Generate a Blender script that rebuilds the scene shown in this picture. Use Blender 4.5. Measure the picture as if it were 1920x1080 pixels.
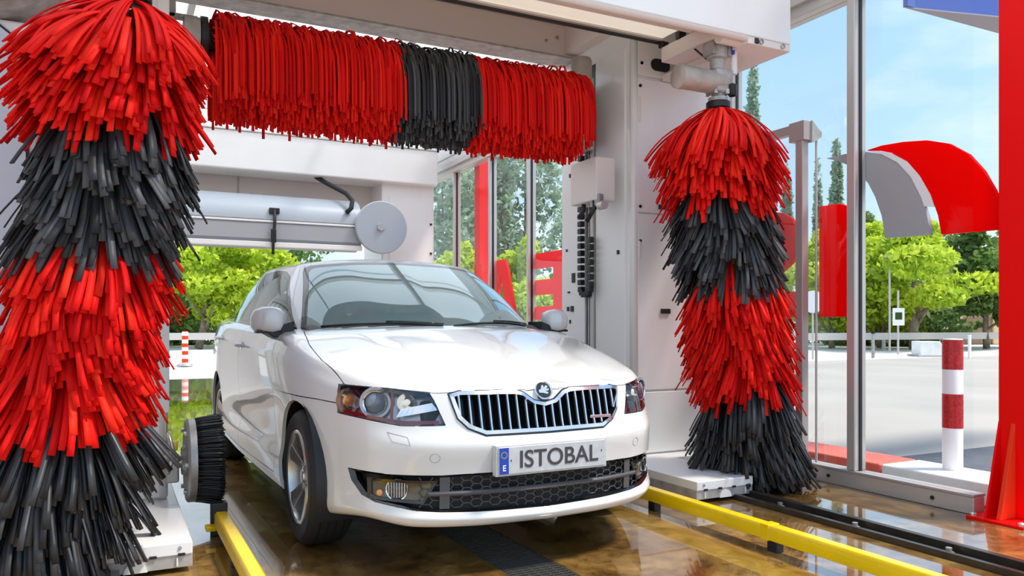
import bpy, bmesh, math, random
import numpy as np
from mathutils import Vector, Matrix
for o in list(bpy.data.objects): bpy.data.objects.remove(o)
SC = bpy.context.scene; COL = SC.collection
R = math.radians
rng = np.random.default_rng(7); random.seed(7)

# ---------------------------------------------------------------- camera (level, horizon below the middle: vertical shift)
FPX = 1468.0; YAW = R(26.94); CAMH = 1.04; HOR = 608.0
cam = bpy.data.cameras.new('camera'); camo = bpy.data.objects.new('camera', cam); COL.objects.link(camo)
cam.sensor_width = 36.0; cam.lens = 36.0*FPX/1920.0; cam.shift_y = (HOR-540.0)/1920.0; cam.clip_start = .05; cam.clip_end = 500
camo.location = (0, 0, CAMH); camo.rotation_euler = (R(90), 0, -YAW)
SC.camera = camo
def at(u, d, z=0.0):
    """world point at image column u, depth d, height z (used for far things only)"""
    r = (u-960.0)/FPX*d; s, c = math.sin(YAW), math.cos(YAW)
    return Vector((r*c+d*s, d*c-r*s, z))

# ---------------------------------------------------------------- world, sun, exposure
SC.view_settings.view_transform = 'Standard'; SC.view_settings.look = 'None'
SC.view_settings.gamma = 1.0; SC.view_settings.exposure = 0.2; SC.view_settings.use_curve_mapping = False
w = bpy.data.worlds.new('sky'); SC.world = w; w.use_nodes = True
nt = w.node_tree; nt.nodes.clear()
tc = nt.nodes.new('ShaderNodeTexCoord'); sep = nt.nodes.new('ShaderNodeSeparateXYZ'); nt.links.new(tc.outputs['Generated'], sep.inputs[0])
ramp = nt.nodes.new('ShaderNodeValToRGB'); nt.links.new(sep.outputs['Z'], ramp.inputs[0])
e = ramp.color_ramp.elements
e[0].position = 0.0; e[0].color = (.66, .84, 1.0, 1); e[1].position = 1.0; e[1].color = (.16, .40, .82, 1)
k = ramp.color_ramp.elements.new(.14); k.color = (.54, .77, 1.0, 1)
k = ramp.color_ramp.elements.new(.45); k.color = (.33, .62, 1.0, 1)
nz = nt.nodes.new('ShaderNodeTexNoise'); nz.inputs['Scale'].default_value = 2.2; nz.inputs['Detail'].default_value = 6; nz.inputs['Roughness'].default_value = .55
mp = nt.nodes.new('ShaderNodeMapping'); mp.inputs['Scale'].default_value = (1, 1, 2.6); nt.links.new(tc.outputs['Generated'], mp.inputs[0]); nt.links.new(mp.outputs[0], nz.inputs['Vector'])
cr = nt.nodes.new('ShaderNodeValToRGB'); nt.links.new(nz.outputs[0], cr.inputs[0])
cr.color_ramp.elements[0].position = .42; cr.color_ramp.elements[0].color = (0,0,0,1); cr.color_ramp.elements[1].position = .66; cr.color_ramp.elements[1].color = (.9,.9,.9,1)
mx = nt.nodes.new('ShaderNodeMix'); mx.data_type = 'RGBA'; nt.links.new(cr.outputs[0], mx.inputs[0]); nt.links.new(ramp.outputs[0], mx.inputs[6]); mx.inputs[7].default_value = (1.0, 1.02, 1.05, 1)
bg = nt.nodes.new('ShaderNodeBackground'); nt.links.new(mx.outputs[2], bg.inputs[0]); bg.inputs[1].default_value = 1.05
wo = nt.nodes.new('ShaderNodeOutputWorld'); nt.links.new(bg.outputs[0], wo.inputs[0])
sl = bpy.data.lights.new('sun', 'SUN'); sun = bpy.data.objects.new('sun', sl); COL.objects.link(sun)
sl.energy = 4.6; sl.angle = R(10); sl.color = (1.0, .93, .83)
sun.rotation_euler = Vector((-.50, .30, -1.0)).to_track_quat('-Z', 'Y').to_euler()

# ---------------------------------------------------------------- helpers
MAT = {}
def fill_ramp(el, stops):
    el[0].position = stops[0][0]; el[0].color = (*stops[0][1], 1); el[1].position = stops[-1][0]; el[1].color = (*stops[-1][1], 1)
    for p, c in stops[1:-1]: el.new(p).color = (*c, 1)
def pbr(name, col, rough=.5, metal=0.0, coat=0.0, spec=.5, noise=None, bump=None, trans=0.0):
    """principled material; noise=(scale, amount) tints the colour, bump=(scale, strength)"""
    m = bpy.data.materials.new(name); m.use_nodes = True; MAT[name] = m
    n = m.node_tree; b = n.nodes['Principled BSDF']
    b.inputs['Base Color'].default_value = (*col, 1); b.inputs['Roughness'].default_value = rough
    b.inputs['Metallic'].default_value = metal; b.inputs['Coat Weight'].default_value = coat; b.inputs['Coat Roughness'].default_value = .04
    b.inputs['Specular IOR Level'].default_value = spec; b.inputs['Transmission Weight'].default_value = trans
    if noise or bump:
        t = n.nodes.new('ShaderNodeTexCoord')
    if noise:
        z = n.nodes.new('ShaderNodeTexNoise'); z.inputs['Scale'].default_value = noise[0]; z.inputs['Detail'].default_value = 5
        n.links.new(t.outputs['Object'], z.inputs['Vector'])
        r = n.nodes.new('ShaderNodeValToRGB'); n.links.new(z.outputs[0], r.inputs[0])
        a = noise[1]; r.color_ramp.elements[0].position = .3; r.color_ramp.elements[1].position = .7
        r.color_ramp.elements[0].color = (*[c*(1-a) for c in col], 1); r.color_ramp.elements[1].color = (*[min(1, c*(1+a*.6)) for c in col], 1)
        n.links.new(r.outputs[0], b.inputs['Base Color'])
    if bump:
        z = n.nodes.new('ShaderNodeTexNoise'); z.inputs['Scale'].default_value = bump[0]; z.inputs['Detail'].default_value = 4
        n.links.new(t.outputs['Object'], z.inputs['Vector'])
        bp = n.nodes.new('ShaderNodeBump'); bp.inputs['Strength'].default_value = bump[1]; bp.inputs['Distance'].default_value = .02
        n.links.new(z.outputs[0], bp.inputs['Height']); n.links.new(bp.outputs[0], b.inputs['Normal'])
    return m
def thin_glass(name, tint, refl=1.0, haze=0.0, hazecol=(.8,.85,.9)):
    m = bpy.data.materials.new(name); m.use_nodes = True; MAT[name] = m
    n = m.node_tree; n.nodes.clear()
    tr = n.nodes.new('ShaderNodeBsdfTransparent'); tr.inputs[0].default_value = (*tint, 1)
    gl = n.nodes.new('ShaderNodeBsdfGlossy'); gl.inputs['Roughness'].default_value = .02; gl.inputs[0].default_value = (*(min(1, .55+.45*c/max(tint)) for c in tint), 1)
    fr = n.nodes.new('ShaderNodeFresnel'); fr.inputs[0].default_value = 1.5
    mu = n.nodes.new('ShaderNodeMath'); mu.operation = 'MULTIPLY'; mu.inputs[1].default_value = refl; mu.use_clamp = True
    n.links.new(fr.outputs[0], mu.inputs[0])
    mi = n.nodes.new('ShaderNodeMixShader'); n.links.new(mu.outputs[0], mi.inputs[0]); n.links.new(tr.outputs[0], mi.inputs[1]); n.links.new(gl.outputs[0], mi.inputs[2])
    out = n.nodes.new('ShaderNodeOutputMaterial'); last = mi
    if haze:
        df = n.nodes.new('ShaderNodeBsdfDiffuse'); df.inputs[0].default_value = (*hazecol, 1)
        m2 = n.nodes.new('ShaderNodeMixShader'); m2.inputs[0].default_value = haze
        n.links.new(mi.outputs[0], m2.inputs[1]); n.links.new(df.outputs[0], m2.inputs[2]); last = m2
    n.links.new(last.outputs[0], out.inputs[0])
    return m
def varied(name, cols, rough=.45, transl=0.0, spec=.5):
    """colour picked along a ramp by the per-piece attribute 'rnd'"""
    m = bpy.data.materials.new(name); m.use_nodes = True; MAT[name] = m
    n = m.node_tree; b = n.nodes['Principled BSDF']; b.inputs['Roughness'].default_value = rough; b.inputs['Specular IOR Level'].default_value = spec
    a = n.nodes.new('ShaderNodeAttribute'); a.attribute_name = 'rnd'
    r = n.nodes.new('ShaderNodeValToRGB'); n.links.new(a.outputs['Fac'], r.inputs[0])
    el = r.color_ramp.elements
    fill_ramp(el, [(i/(len(cols)-1), c) for i, c in enumerate(cols)])
    n.links.new(r.outputs[0], b.inputs['Base Color'])
    if transl:
        t = n.nodes.new('ShaderNodeBsdfTranslucent'); n.links.new(r.outputs[0], t.inputs[0])
        x = n.nodes.new('ShaderNodeMixShader'); x.inputs[0].default_value = transl
        n.links.new(b.outputs[0], x.inputs[1]); n.links.new(t.outputs[0], x.inputs[2])
        n.links.new(x.outputs[0], n.nodes['Material Output'].inputs[0])
    return m
def tag(o, label=None, cat=None, group=None, kind=None):
    if label: o['label'] = label
    if cat: o['category'] = cat
    if group: o['group'] = group
    if kind: o['kind'] = kind
    return o
def empty(name, loc=(0,0,0), rz=0.0, label=None, cat=None, group=None):
    o = bpy.data.objects.new(name, None); COL.objects.link(o); o.location = loc; o.rotation_euler.z = rz; o.empty_display_size = .1
    return tag(o, label, cat, group)
def link_mesh(name, me, mat, parent=None, smooth=None, bevel=0.0):
    o = bpy.data.objects.new(name, me); COL.objects.link(o)
    if mat is not None: me.materials.append(MAT[mat] if isinstance(mat, str) else mat)
    if parent is not None: o.parent = parent
    if smooth is not None:
        me.shade_smooth()
        if smooth < 180: me.set_sharp_from_angle(angle=R(smooth))
    if bevel:
        b = o.modifiers.new('bevel', 'BEVEL'); b.width = bevel; b.segments = 2; b.limit_method = 'ANGLE'; b.angle_limit = R(40)
        me.shade_smooth(); b.harden_normals = True
    return o
class G:
    """collects shapes for one mesh"""
    def __init__(s): s.v = []; s.f = []
    def add(s, v, f):
        k = len(s.v); s.v += [tuple(p) for p in v]; s.f += [tuple(i+k for i in q) for q in f]; return s
    def box(s, x0, x1, y0, y1, z0, z1):
        return s.add([(x0,y0,z0),(x1,y0,z0),(x1,y1,z0),(x0,y1,z0),(x0,y0,z1),(x1,y0,z1),(x1,y1,z1),(x0,y1,z1)],
                     [(0,3,2,1),(4,5,6,7),(0,1,5,4),(1,2,6,5),(2,3,7,6),(3,0,4,7)])
    def prism(s, poly, axis, a, b):
        """poly: 2D outline in the two other axes (order x,y,z without axis), extruded from a to b"""
        n = len(poly)
        def P(p, t):
            q = list(p); q.insert(axis, t); return tuple(q)
        v = [P(p, a) for p in poly]+[P(p, b) for p in poly]
        ar = sum(poly[i][0]*poly[(i+1)%n][1]-poly[(i+1)%n][0]*poly[i][1] for i in range(n))
        flip = (ar > 0) != (axis == 1)
        if (b < a): flip = not flip
        f = [tuple(range(n)), tuple(range(2*n-1, n-1, -1))]+[(i, n+i, n+(i+1)%n, (i+1)%n) for i in range(n)]
        if flip: f = [tuple(reversed(q)) for q in f]
        return s.add(v, f)
    def tube(s, pts, r, n=10, cap=True):
        pts = [Vector(p) for p in pts]; rr = r if isinstance(r, (list, tuple)) else [r]*len(pts)
        v = []; f = []; up = None
        for i, p in enumerate(pts):
            d = (pts[min(i+1, len(pts)-1)]-pts[max(i-1, 0)]).normalized()
            if up is None:
                up = Vector((0,0,1)) if abs(d.z) < .9 else Vector((1,0,0))
            a = d.cross(up).normalized(); b = a.cross(d).normalized(); up = b
            for k in range(n):
                t = 2*math.pi*k/n; v.append(p+a*(rr[i]*math.cos(t))+b*(rr[i]*math.sin(t)))
        for i in range(len(pts)-1):
            for k in range(n):
                f.append((i*n+k, i*n+(k+1)%n, (i+1)*n+(k+1)%n, (i+1)*n+k))
        if cap:
            f.append(tuple(range(n-1, -1, -1))); f.append(tuple(range((len(pts)-1)*n, len(pts)*n)))
        return s.add(v, f)
    def lathe(s, prof, c=(0,0,0), axis=2, n=32, closed=False, cap=False):
        """prof: (radius, height) list turned about an axis through c"""
        v = []; f = []
        for r, h in prof:
            for k in range(n):
                t = 2*math.pi*k/n; a, b = r*math.cos(t), r*math.sin(t)
                q = (a, b, h) if axis == 2 else ((h, a, b) if axis == 0 else (b, h, a))
                v.append((q[0]+c[0], q[1]+c[1], q[2]+c[2]))
        m = len(prof)
        for i in range(m if closed else m-1):
            j = (i+1) % m
            for k in range(n): f.append((i*n+k, i*n+(k+1)%n, j*n+(k+1)%n, j*n+k))
        if cap and not closed:
            if prof[0][0] > 1e-6: f.append(tuple(range(n-1, -1, -1)))
            if prof[-1][0] > 1e-6: f.append(tuple(range((m-1)*n, m*n)))
        return s.add(v, f)
    def build(s, name, mat, parent=None, smooth=None, bevel=0.0):
        me = bpy.data.meshes.new(name); me.from_pydata(s.v, [], s.f); me.validate(); me.update()
        bm = bmesh.new(); bm.from_mesh(me); bmesh.ops.recalc_face_normals(bm, faces=bm.faces); bm.to_mesh(me); bm.free()
        return link_mesh(name, me, mat, parent, smooth, bevel)
def part_box(name, mat, parent, x0, x1, y0, y1, z0, z1, bevel=.004):
    return G().box(x0, x1, y0, y1, z0, z1).build(name, mat, parent, bevel=bevel)
def curve_mesh(splines, depth, bev=0.0):
    """filled 2D outlines (holes by winding order of nesting) extruded to a solid mesh, in the xy plane"""
    cu = bpy.data.curves.new('outline', 'CURVE'); cu.dimensions = '2D'; cu.fill_mode = 'BOTH'; cu.extrude = depth/2; cu.bevel_depth = bev
    for sp in splines:
        s = cu.splines.new('POLY'); s.points.add(len(sp)-1); s.use_cyclic_u = True
        for p, q in zip(s.points, sp): p.co = (q[0], q[1], 0, 1)
    o = bpy.data.objects.new('outline', cu); me = bpy.data.meshes.new_from_object(o)
    bpy.data.objects.remove(o); bpy.data.curves.remove(cu); return me
def text_mesh(txt, size, depth):
    cu = bpy.data.curves.new('lettering', 'FONT'); cu.body = txt; cu.size = size; cu.extrude = depth/2; cu.align_x = 'CENTER'; cu.align_y = 'CENTER'; cu.offset = size*.012
    o = bpy.data.objects.new('lettering', cu); me = bpy.data.meshes.new_from_object(o)
    bpy.data.objects.remove(o); bpy.data.curves.remove(cu); return me
def arc(cx, cy, r, a0, a1, n=12):
    return [(cx+r*math.cos(R(a0+(a1-a0)*i/n)), cy+r*math.sin(R(a0+(a1-a0)*i/n))) for i in range(n+1)]
def np_mesh(name, V, F4, mat, parent=None, rnd=None, smooth=False):
    """fast quad mesh from arrays; rnd = value per face"""
    me = bpy.data.meshes.new(name); V = np.ascontiguousarray(V, np.float32).reshape(-1, 3); F4 = np.ascontiguousarray(F4, np.int32).reshape(-1, 4)
    me.vertices.add(len(V)); me.vertices.foreach_set('co', V.ravel())
    me.loops.add(F4.size); me.loops.foreach_set('vertex_index', F4.ravel())
    me.polygons.add(len(F4)); me.polygons.foreach_set('loop_start', np.arange(0, F4.size, 4, dtype=np.int32))
    me.polygons.foreach_set('loop_total', np.full(len(F4), 4, np.int32))
    if rnd is not None:
        a = me.attributes.new('rnd', 'FLOAT', 'FACE'); a.data.foreach_set('value', np.ascontiguousarray(rnd, np.float32))
    me.update(calc_edges=True); me.validate()
    return link_mesh(name, me, mat, parent, 180 if smooth else None)

# ---------------------------------------------------------------- materials
pbr('white_paint', (.92,.90,.875), .30, coat=.3, noise=(1.5,.05))
pbr('white_panel', (.92,.895,.87), .35, coat=.2)
pbr('beam_grey', (.86,.76,.70), .5)
pbr('grey_metal', (.42,.41,.40), .45, metal=.6, noise=(9,.25))
pbr('dull_metal', (.50,.48,.45), .5, metal=.3, noise=(14,.3))
pbr('dryer_grey', (.42,.46,.51), .35, metal=.1)
pbr('dryer_dark', (.40,.41,.43), .4)
pbr('chrome', (.80,.80,.82), .12, metal=1.0)
pbr('aluminium', (.60,.565,.535), .35, metal=.4)
pbr('frame_taupe', (.50,.44,.42), .4, metal=.35)
pbr('black', (.012,.012,.013), .45)
pbr('black_gloss', (.008,.008,.009), .12, coat=.5)
pbr('rubber', (.015,.015,.016), .65)
pbr('rust_motor', (.50,.45,.38), .55, metal=.15, noise=(7,.35))
pbr('yellow_paint', (.93,.60,.0), .3, coat=.3, noise=(5,.12))
pbr('red_paint', (.95,.002,.002), .45, spec=.15)
pbr('orange_or_sunlit_red', (.92,.045,.010), .4, spec=.2)  # lane post bands; on the portal gussets a painted sunlit red
pbr('sign_red', (.95,.002,.002), .5, spec=.05)
def acrylic(m):
    n = m.node_tree; t = n.nodes.new('ShaderNodeBsdfTranslucent'); t.inputs[0].default_value = (.95,.003,.003,1); x = n.nodes.new('ShaderNodeMixShader'); x.inputs[0].default_value = .5
    n.links.new(n.nodes['Principled BSDF'].outputs[0], x.inputs[1]); n.links.new(t.outputs[0], x.inputs[2]); n.links.new(x.outputs[0], n.nodes['Material Output'].inputs[0])
acrylic(MAT['sign_red'])
pbr('sign_white', (.92,.92,.93), .5)
pbr('sign_grey', (.42,.42,.44), .5)
pbr('blue_fascia', (.10,.17,.55), .35)
pbr('fascia_grey', (.42,.42,.47), .5)
pbr('dark_track', (.045,.036,.028), .3, metal=.3, noise=(12,.4))
pbr('grate_iron', (.10,.097,.09), .4, metal=.5)
pbr('bolt_steel', (.6,.58,.52), .3, metal=.8)
varied('foam_red', [(.55,.002,.003),(.78,.006,.005),(.90,.010,.006),(.93,.028,.010)], .6, spec=.12)
varied('foam_black', [(.012,.012,.014),(.03,.03,.032),(.06,.06,.063),(.11,.11,.115)], .5, spec=.3)
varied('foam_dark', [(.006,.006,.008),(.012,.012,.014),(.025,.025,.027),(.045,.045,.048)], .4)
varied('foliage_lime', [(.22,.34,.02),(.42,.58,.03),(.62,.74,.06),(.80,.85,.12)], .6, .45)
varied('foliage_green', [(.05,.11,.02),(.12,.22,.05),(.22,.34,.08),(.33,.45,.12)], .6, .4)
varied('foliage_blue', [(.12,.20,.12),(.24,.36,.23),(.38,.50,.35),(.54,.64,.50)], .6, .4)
pbr('bark', (.23,.18,.13), .9, noise=(6,.4)); pbr('bark_red', (.30,.12,.07), .9, noise=(5,.4))
thin_glass('wall_glass', (.975,.985,.99), .10)
thin_glass('car_glass', (.55,.70,.68), 3.0, .32, (.50,.72,.69))
thin_glass('side_glass', (.33,.40,.39), 1.3)
thin_glass('lens_glass', (.96,.97,.98), 1.0)
# ---------------------------------------------------------------- the setting
def floor_mat():
    m = bpy.data.materials.new('wet_concrete'); m.use_nodes = True; MAT['wet_concrete'] = m
    n = m.node_tree; b = n.nodes['Principled BSDF']; L = n.links.new
    t = n.nodes.new('ShaderNodeTexCoord')
    def noise(sc, det=6, rough=.6, dist=0.0):
        z = n.nodes.new('ShaderNodeTexNoise'); z.inputs['Scale'].default_value = sc; z.inputs['Detail'].default_value = det
        z.inputs['Roughness'].default_value = rough; z.inputs['Distortion'].default_value = dist; L(t.outputs['Object'], z.inputs['Vector']); return z
    def ramp(src, stops):
        r = n.nodes.new('ShaderNodeValToRGB'); L(src.outputs[0], r.inputs[0]); el = r.color_ramp.elements
        fill_ramp(el, stops); return r
    big = ramp(noise(1.35, 9, .68, .9), [(.30,(.08,.036,.010)),(.45,(.22,.115,.030)),(.58,(.40,.24,.075)),(.72,(.56,.40,.18))])
    fine = ramp(noise(9.0, 9, .78, .5), [(.36,(.28,.25,.22)),(.52,(.95,.95,.93)),(.70,(1.2,1.18,1.1))])
    mu = n.nodes.new('ShaderNodeMix'); mu.data_type = 'RGBA'; mu.blend_type = 'MULTIPLY'; mu.inputs[0].default_value = .9
    L(big.outputs[0], mu.inputs[6]); L(fine.outputs[0], mu.inputs[7]); L(mu.outputs[2], b.inputs['Base Color'])
    wet = ramp(noise(.75, 4, .5, .5), [(.40,(.30,.30,.30)),(.52,(.08,.08,.08)),(.62,(.035,.035,.035))]); L(wet.outputs[0], b.inputs['Roughness'])
    bn = noise(26, 6, .7); dry = ramp(noise(.75, 4, .5, .5), [(.42,(1,1,1)),(.56,(.12,.12,.12)),(.64,(.02,.02,.02))])
    bp = n.nodes.new('ShaderNodeBump'); bp.inputs['Distance'].default_value = .004; L(bn.outputs[0], bp.inputs['Height'])
    ms = n.nodes.new('ShaderNodeMath'); ms.operation = 'MULTIPLY'; ms.inputs[1].default_value = .35; L(dry.outputs[0], ms.inputs[0]); L(ms.outputs[0], bp.inputs['Strength'])
    L(bp.outputs[0], b.inputs['Normal'])
    b.inputs['Specular IOR Level'].default_value = .55; b.inputs['Coat Weight'].default_value = 1.0; b.inputs['Coat Roughness'].default_value = .02; b.inputs['Coat IOR'].default_value = 2.0
floor_mat()
pbr('pad_concrete', (.52,.51,.48), .8, noise=(.5,.18)); pbr('yard', (.41,.385,.345), .85, noise=(.4,.12)); pbr('pale_road', (.66,.65,.62), .8, noise=(.35,.10))
pbr('asphalt_dark', (.10,.11,.13), .8, noise=(3,.25)); pbr('grass_verge', (.18,.26,.05), .9, noise=(4,.5))
pbr('wet_pad', (.20,.21,.12), .12, coat=.6, noise=(.7,.45))
pbr('kerb_red', (.82,.15,.10), .6, noise=(6,.25)); pbr('kerb_white', (.88,.87,.84), .6, noise=(5,.10))
pbr('roof_beam', (.62,.60,.57), .4, metal=.2)
def poly_roof():
    m = bpy.data.materials.new('roof_sheet'); m.use_nodes = True; MAT['roof_sheet'] = m
    n = m.node_tree; n.nodes.clear(); t = n.nodes.new('ShaderNodeBsdfTranslucent'); t.inputs[0].default_value = (.95,.95,.94,1)
    p = n.nodes.new('ShaderNodeBsdfTransparent'); p.inputs[0].default_value = (.97,.98,1,1); x = n.nodes.new('ShaderNodeMixShader'); x.inputs[0].default_value = .45
    n.links.new(p.outputs[0], x.inputs[1]); n.links.new(t.outputs[0], x.inputs[2]); o = n.nodes.new('ShaderNodeOutputMaterial'); n.links.new(x.outputs[0], o.inputs[0])
poly_roof()
def struct(o): o['kind'] = 'structure'; return o
WX = 4.22; WL = -1.35; Y0, Y1 = 2.66, 13.2
# floor of the bay, with the drain channel left open
fl = G().box(WL-.3, 1.455, -4, Y1, -.2, 0).box(1.722, WX+.12, -4, Y1, -.2, 0).box(1.455, 1.722, -4, Y1, -.2, -.12)
struct(fl.build('floor', 'wet_concrete'))
struct(G().box(-60, 4.9, Y1, 16.2, -.25, -.012).build('ground_wet_pad', 'wet_pad'))
struct(G().box(-60, 70, 16.2, 60, -.3, -.02).build('ground_road', 'pale_road')); struct(G().box(4.9, 70, 4.18, 16.2, -.3, -.02).build('ground_yard', 'yard'))
struct(G().box(WX+.12, 70, -14, 4.18, -.3, -.02).box(WX+.12, 4.9, 4.18, Y1, -.3, -.02).build('ground_asphalt', 'asphalt_dark'))
struct(G().box(-60, WL-.3, -14, Y1, -.3, -.02).box(WL-.3, WX+.12, -14, -4, -.3, -.02).build('ground_pad', 'pad_concrete'))
struct(G().box(-70, 80, 60, 120, -.3, -.01).build('ground_verge', 'grass_verge'))
# drain grate
gr = empty('drain_grate', (1.589, 0, 0), label='black slotted iron drain grate running down the middle of the floor', cat='grate')
for sx in (-1, 1): part_box('frame_bar', 'grate_iron', gr, sx*.131-.006, sx*.131+.006, .8, 7.8, -.035, -.003, .002)
for k in range(5): part_box('long_bar', 'grate_iron', gr, -.0885+k*.044-.004, -.0885+k*.044+.004, .8, 7.8, -.03, -.006, 0)
gg = G()
for k in range(250):
    y = .82+k*.028; gg.box(-.126, .126, y-.0055, y+.0055, -.026, -.003)
tag(gg.build('cross_bars', 'grate_iron', gr), kind='stuff')
# glass wall on the right
wr = struct(empty('wall_right', (WX, 0, 0)))
POSTS = [3.46, 4.55, 5.65, 6.74, 7.83, 8.85, 10.0, 11.16, 12.2, 13.1]
part_box('base_rail', 'aluminium', wr, -.05, .05, Y0, Y1, .0, .095, .006)
part_box('base_cap', 'frame_taupe', wr, -.055, .055, Y0, Y1, .095, .11, .003)
part_box('eave_beam', 'roof_beam', wr, -.07, .07, Y0, Y1, 3.13, 3.36, .01)
part_box('eave_channel', 'aluminium', wr, -.11, -.07, Y0, Y1, 3.20, 3.27, .004)
for y in POSTS:
    hw = .032 if y < 4 else .02; p = part_box('post', 'aluminium', wr, -.05, .056, y-hw, y+hw, .11, 3.13, .008)
    part_box('gasket', 'black', p, -.012, .012, y-hw-.006, y+hw+.006, .11, 3.13, 0)
yy = [Y0]+POSTS
for a, b in zip(yy[:-1], yy[1:]): G().box(-.004, .004, a+.036, b-.036, .11, 3.13).build('pane', 'wall_glass', wr)
for y in (2.9, 3.63, 4.9): G().lathe([(.0,-.002),(.012,-.002),(.012,.004),(.0,.006)], (-.055, y, .05), 0, 10).build('bolt', 'black', wr)
# roof of the bay: translucent sheets on purlins
rf = struct(empty('ceiling', (0, 0, 0)))
for k in range(6):
    y = Y0+.05+k*2.15; G().box(WL, WX, y+.03, y+2.12, 4.02, 4.03).build('roof_sheet', 'roof_sheet', rf)
for y in (Y0+.05, 4.5, 6.65, 8.8, 10.95, 13.1): part_box('purlin', 'roof_beam', rf, WL, WX, y-.04, y+.04, 3.86, 4.02, .005)
for x in (.6, 2.6): part_box('rafter', 'roof_beam', rf, x-.03, x+.03, Y0, Y1, 3.78, 3.86, .005)
part_box('edge_beam', 'roof_beam', rf, WX-.08, WX+.08, Y0, Y1, 3.36, 4.02, .01); part_box('edge_beam', 'roof_beam', rf, WL-.08, WL+.08, Y0, Y1, 3.36, 4.02, .01)
# left wall, frame mirrored, mostly out of view
wl = struct(empty('wall_left', (WL, 0, 0)))
part_box('base_rail', 'aluminium', wl, -.05, .05, Y0, Y1, .0, .11, .006)
part_box('eave_beam', 'roof_beam', wl, -.07, .07, Y0, Y1, 3.13, 3.36, .01)
for y in POSTS: part_box('post', 'aluminium', wl, -.05, .05, y-.03, y+.03, .11, 3.13, .012)
for a, b in zip(yy[:-1], yy[1:]): G().box(-.01, .01, a+.036, b-.036, .11, 3.13).build('panel', 'white_panel', wl)  # panels made solid instead of glass to darken the car's left side
# red portal posts
def portal(x, y, label, foot=True):
    p = empty('portal_post', (x, y, 0), label=label, cat='post', group='red portal posts of the bay')
    part_box('shaft', 'red_paint', p, -.08, .08, -.08, .08, .012, 4.0, .008)
    if foot:
        part_box('base_plate', 'red_paint', p, -.25, .25, -.15, .15, 0, .014, .002)
        for sx in (-1, 1): G().prism([(sx*.21,.014),(sx*.078,.014),(sx*.078,.52)], 1, -.012, .012).build('gusset', 'orange_or_sunlit_red', p, bevel=.003)  # sunlight on the red foot put into the gussets' lighter orange
        G().prism([(-.21,.014),(.21,.014),(.082,.52),(-.082,.52)], 1, .066, .078).build('back_cheek', 'red_paint', p, bevel=.003)
        G().prism([(-.14,.014),(-.078,.014),(-.078,.52)], 0, -.012, .012).build('gusset', 'orange_or_sunlit_red', p, bevel=.003)  # front gusset has the same painted sunlit tone
        for sx in (-1, 1):
            for sy in (-1, 1): G().lathe([(.016,.014),(.016,.026),(.008,.032),(0,.032)], (sx*.225, sy*.125, 0), 2, 8).build('bolt', 'bolt_steel', p)
    return p
portal(4.335, 2.50, 'red steel portal post with flared foot at the right edge')
portal(4.384, 9.5, 'slim red steel post standing far back behind the glass wall', False)
# yellow wheel guide rails
def guide(x, ya, yb, label):
    o = empty('guide_rail', (x, 0, 0), label=label, cat='rail', group='yellow wheel guides on the floor')
    G().prism([(-.033,.052),(-.033,.106),(-.023,.120),(.023,.120),(.033,.108),(.033,.052)], 1, ya, yb).build('bar', 'yellow_paint', o, bevel=.003)
    y = ya+.35
    while y < yb:
        f = part_box('foot', 'black', o, -.022, .022, y-.03, y+.03, 0, .054, .003)
        y += .9
    return o
lg = guide(.47, -.4, 4.08, 'yellow wheel guide rail on the left beside the wheel brush')
part_box('end_bracket', 'black', lg, -.045, .03, 4.08, 4.15, .0, .16, .004)
part_box('end_plate', 'yellow_paint', lg, -.075, -.03, 4.02, 4.09, .04, .062, .002)
rg = guide(2.70, -.4, 7.2, 'long yellow wheel guide rail to the right of the car')
part_box('joint_sleeve', 'yellow_paint', rg, -.036, .036, 2.66, 2.71, .048, .1225, .003)
# dark floor track the gantry rolls on
ft = empty('floor_track', (3.36, 0, 0), label='dark double steel floor track right of the yellow rail', cat='track')
part_box('rail_bar', 'dark_track', ft, -.075, -.045, -.4, 7.2, 0, .03, .003); part_box('rail_bar', 'dark_track', ft, .045, .085, -.4, 7.2, 0, .04, .003)
part_box('bed_plate', 'dark_track', ft, -.045, .045, -.4, 7.2, 0, .006, 0)
for y in (1.75, 2.25, 2.75, 3.25): G().lathe([(.024,.006),(.024,.016),(.014,.02),(.014,.036),(0,.038)], (-.012, y, 0), 2, 8).build('bolt', 'bolt_steel', ft)
fl2 = empty('floor_track', (.0, 0, 0), label='steel floor track under the left carriage base', cat='track')
part_box('rail_bar', 'grey_metal', fl2, -.02, .02, 2.2, 7.2, 0, .045, .003); part_box('bed_plate', 'dark_track', fl2, -.06, .06, 2.2, 7.2, 0, .006, 0)
# ---------------------------------------------------------------- outside
kb = struct(empty('trim_kerb', (4.72, 0, 0)))
for k, (a, b, m) in enumerate([(-1.0,1.2,'kerb_red'),(1.2,3.5,'kerb_white'),(3.5,5.6,'kerb_red'),(5.6,7.6,'kerb_white'),(7.6,9.6,'kerb_red')]):
    part_box('kerb_stone', m, kb, -.22, .16, a+.004, b-.004, -.02, .12, .015)
bo = empty('bollard', (4.74, 3.16, .12), label='red and white banded bollard outside the glass wall', cat='bollard')
G().lathe([(0,0),(.059,0),(.059,.82),(.053,.828),(0,.83)], (0,0,0), 2, 28).build('tube', 'sign_white', bo, 40)
pbr('reflective_red', (.55,.015,.02), .35, noise=(60,.5))
for a, b in ((.265,.48),(.635,.822)): G().lathe([(.0605,a),(.0605,b)], (0,0,0), 2, 28).build('red_band', 'reflective_red', bo, 60)
dl = empty('lane_post', at(347, 19.5), label='small red and white lane post on the pale road left of the car', cat='lane post')
G().lathe([(0,0),(.2,0),(.2,.04),(.09,.09),(0,.09)], n=14).build('foot', 'dull_metal', dl)
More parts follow.
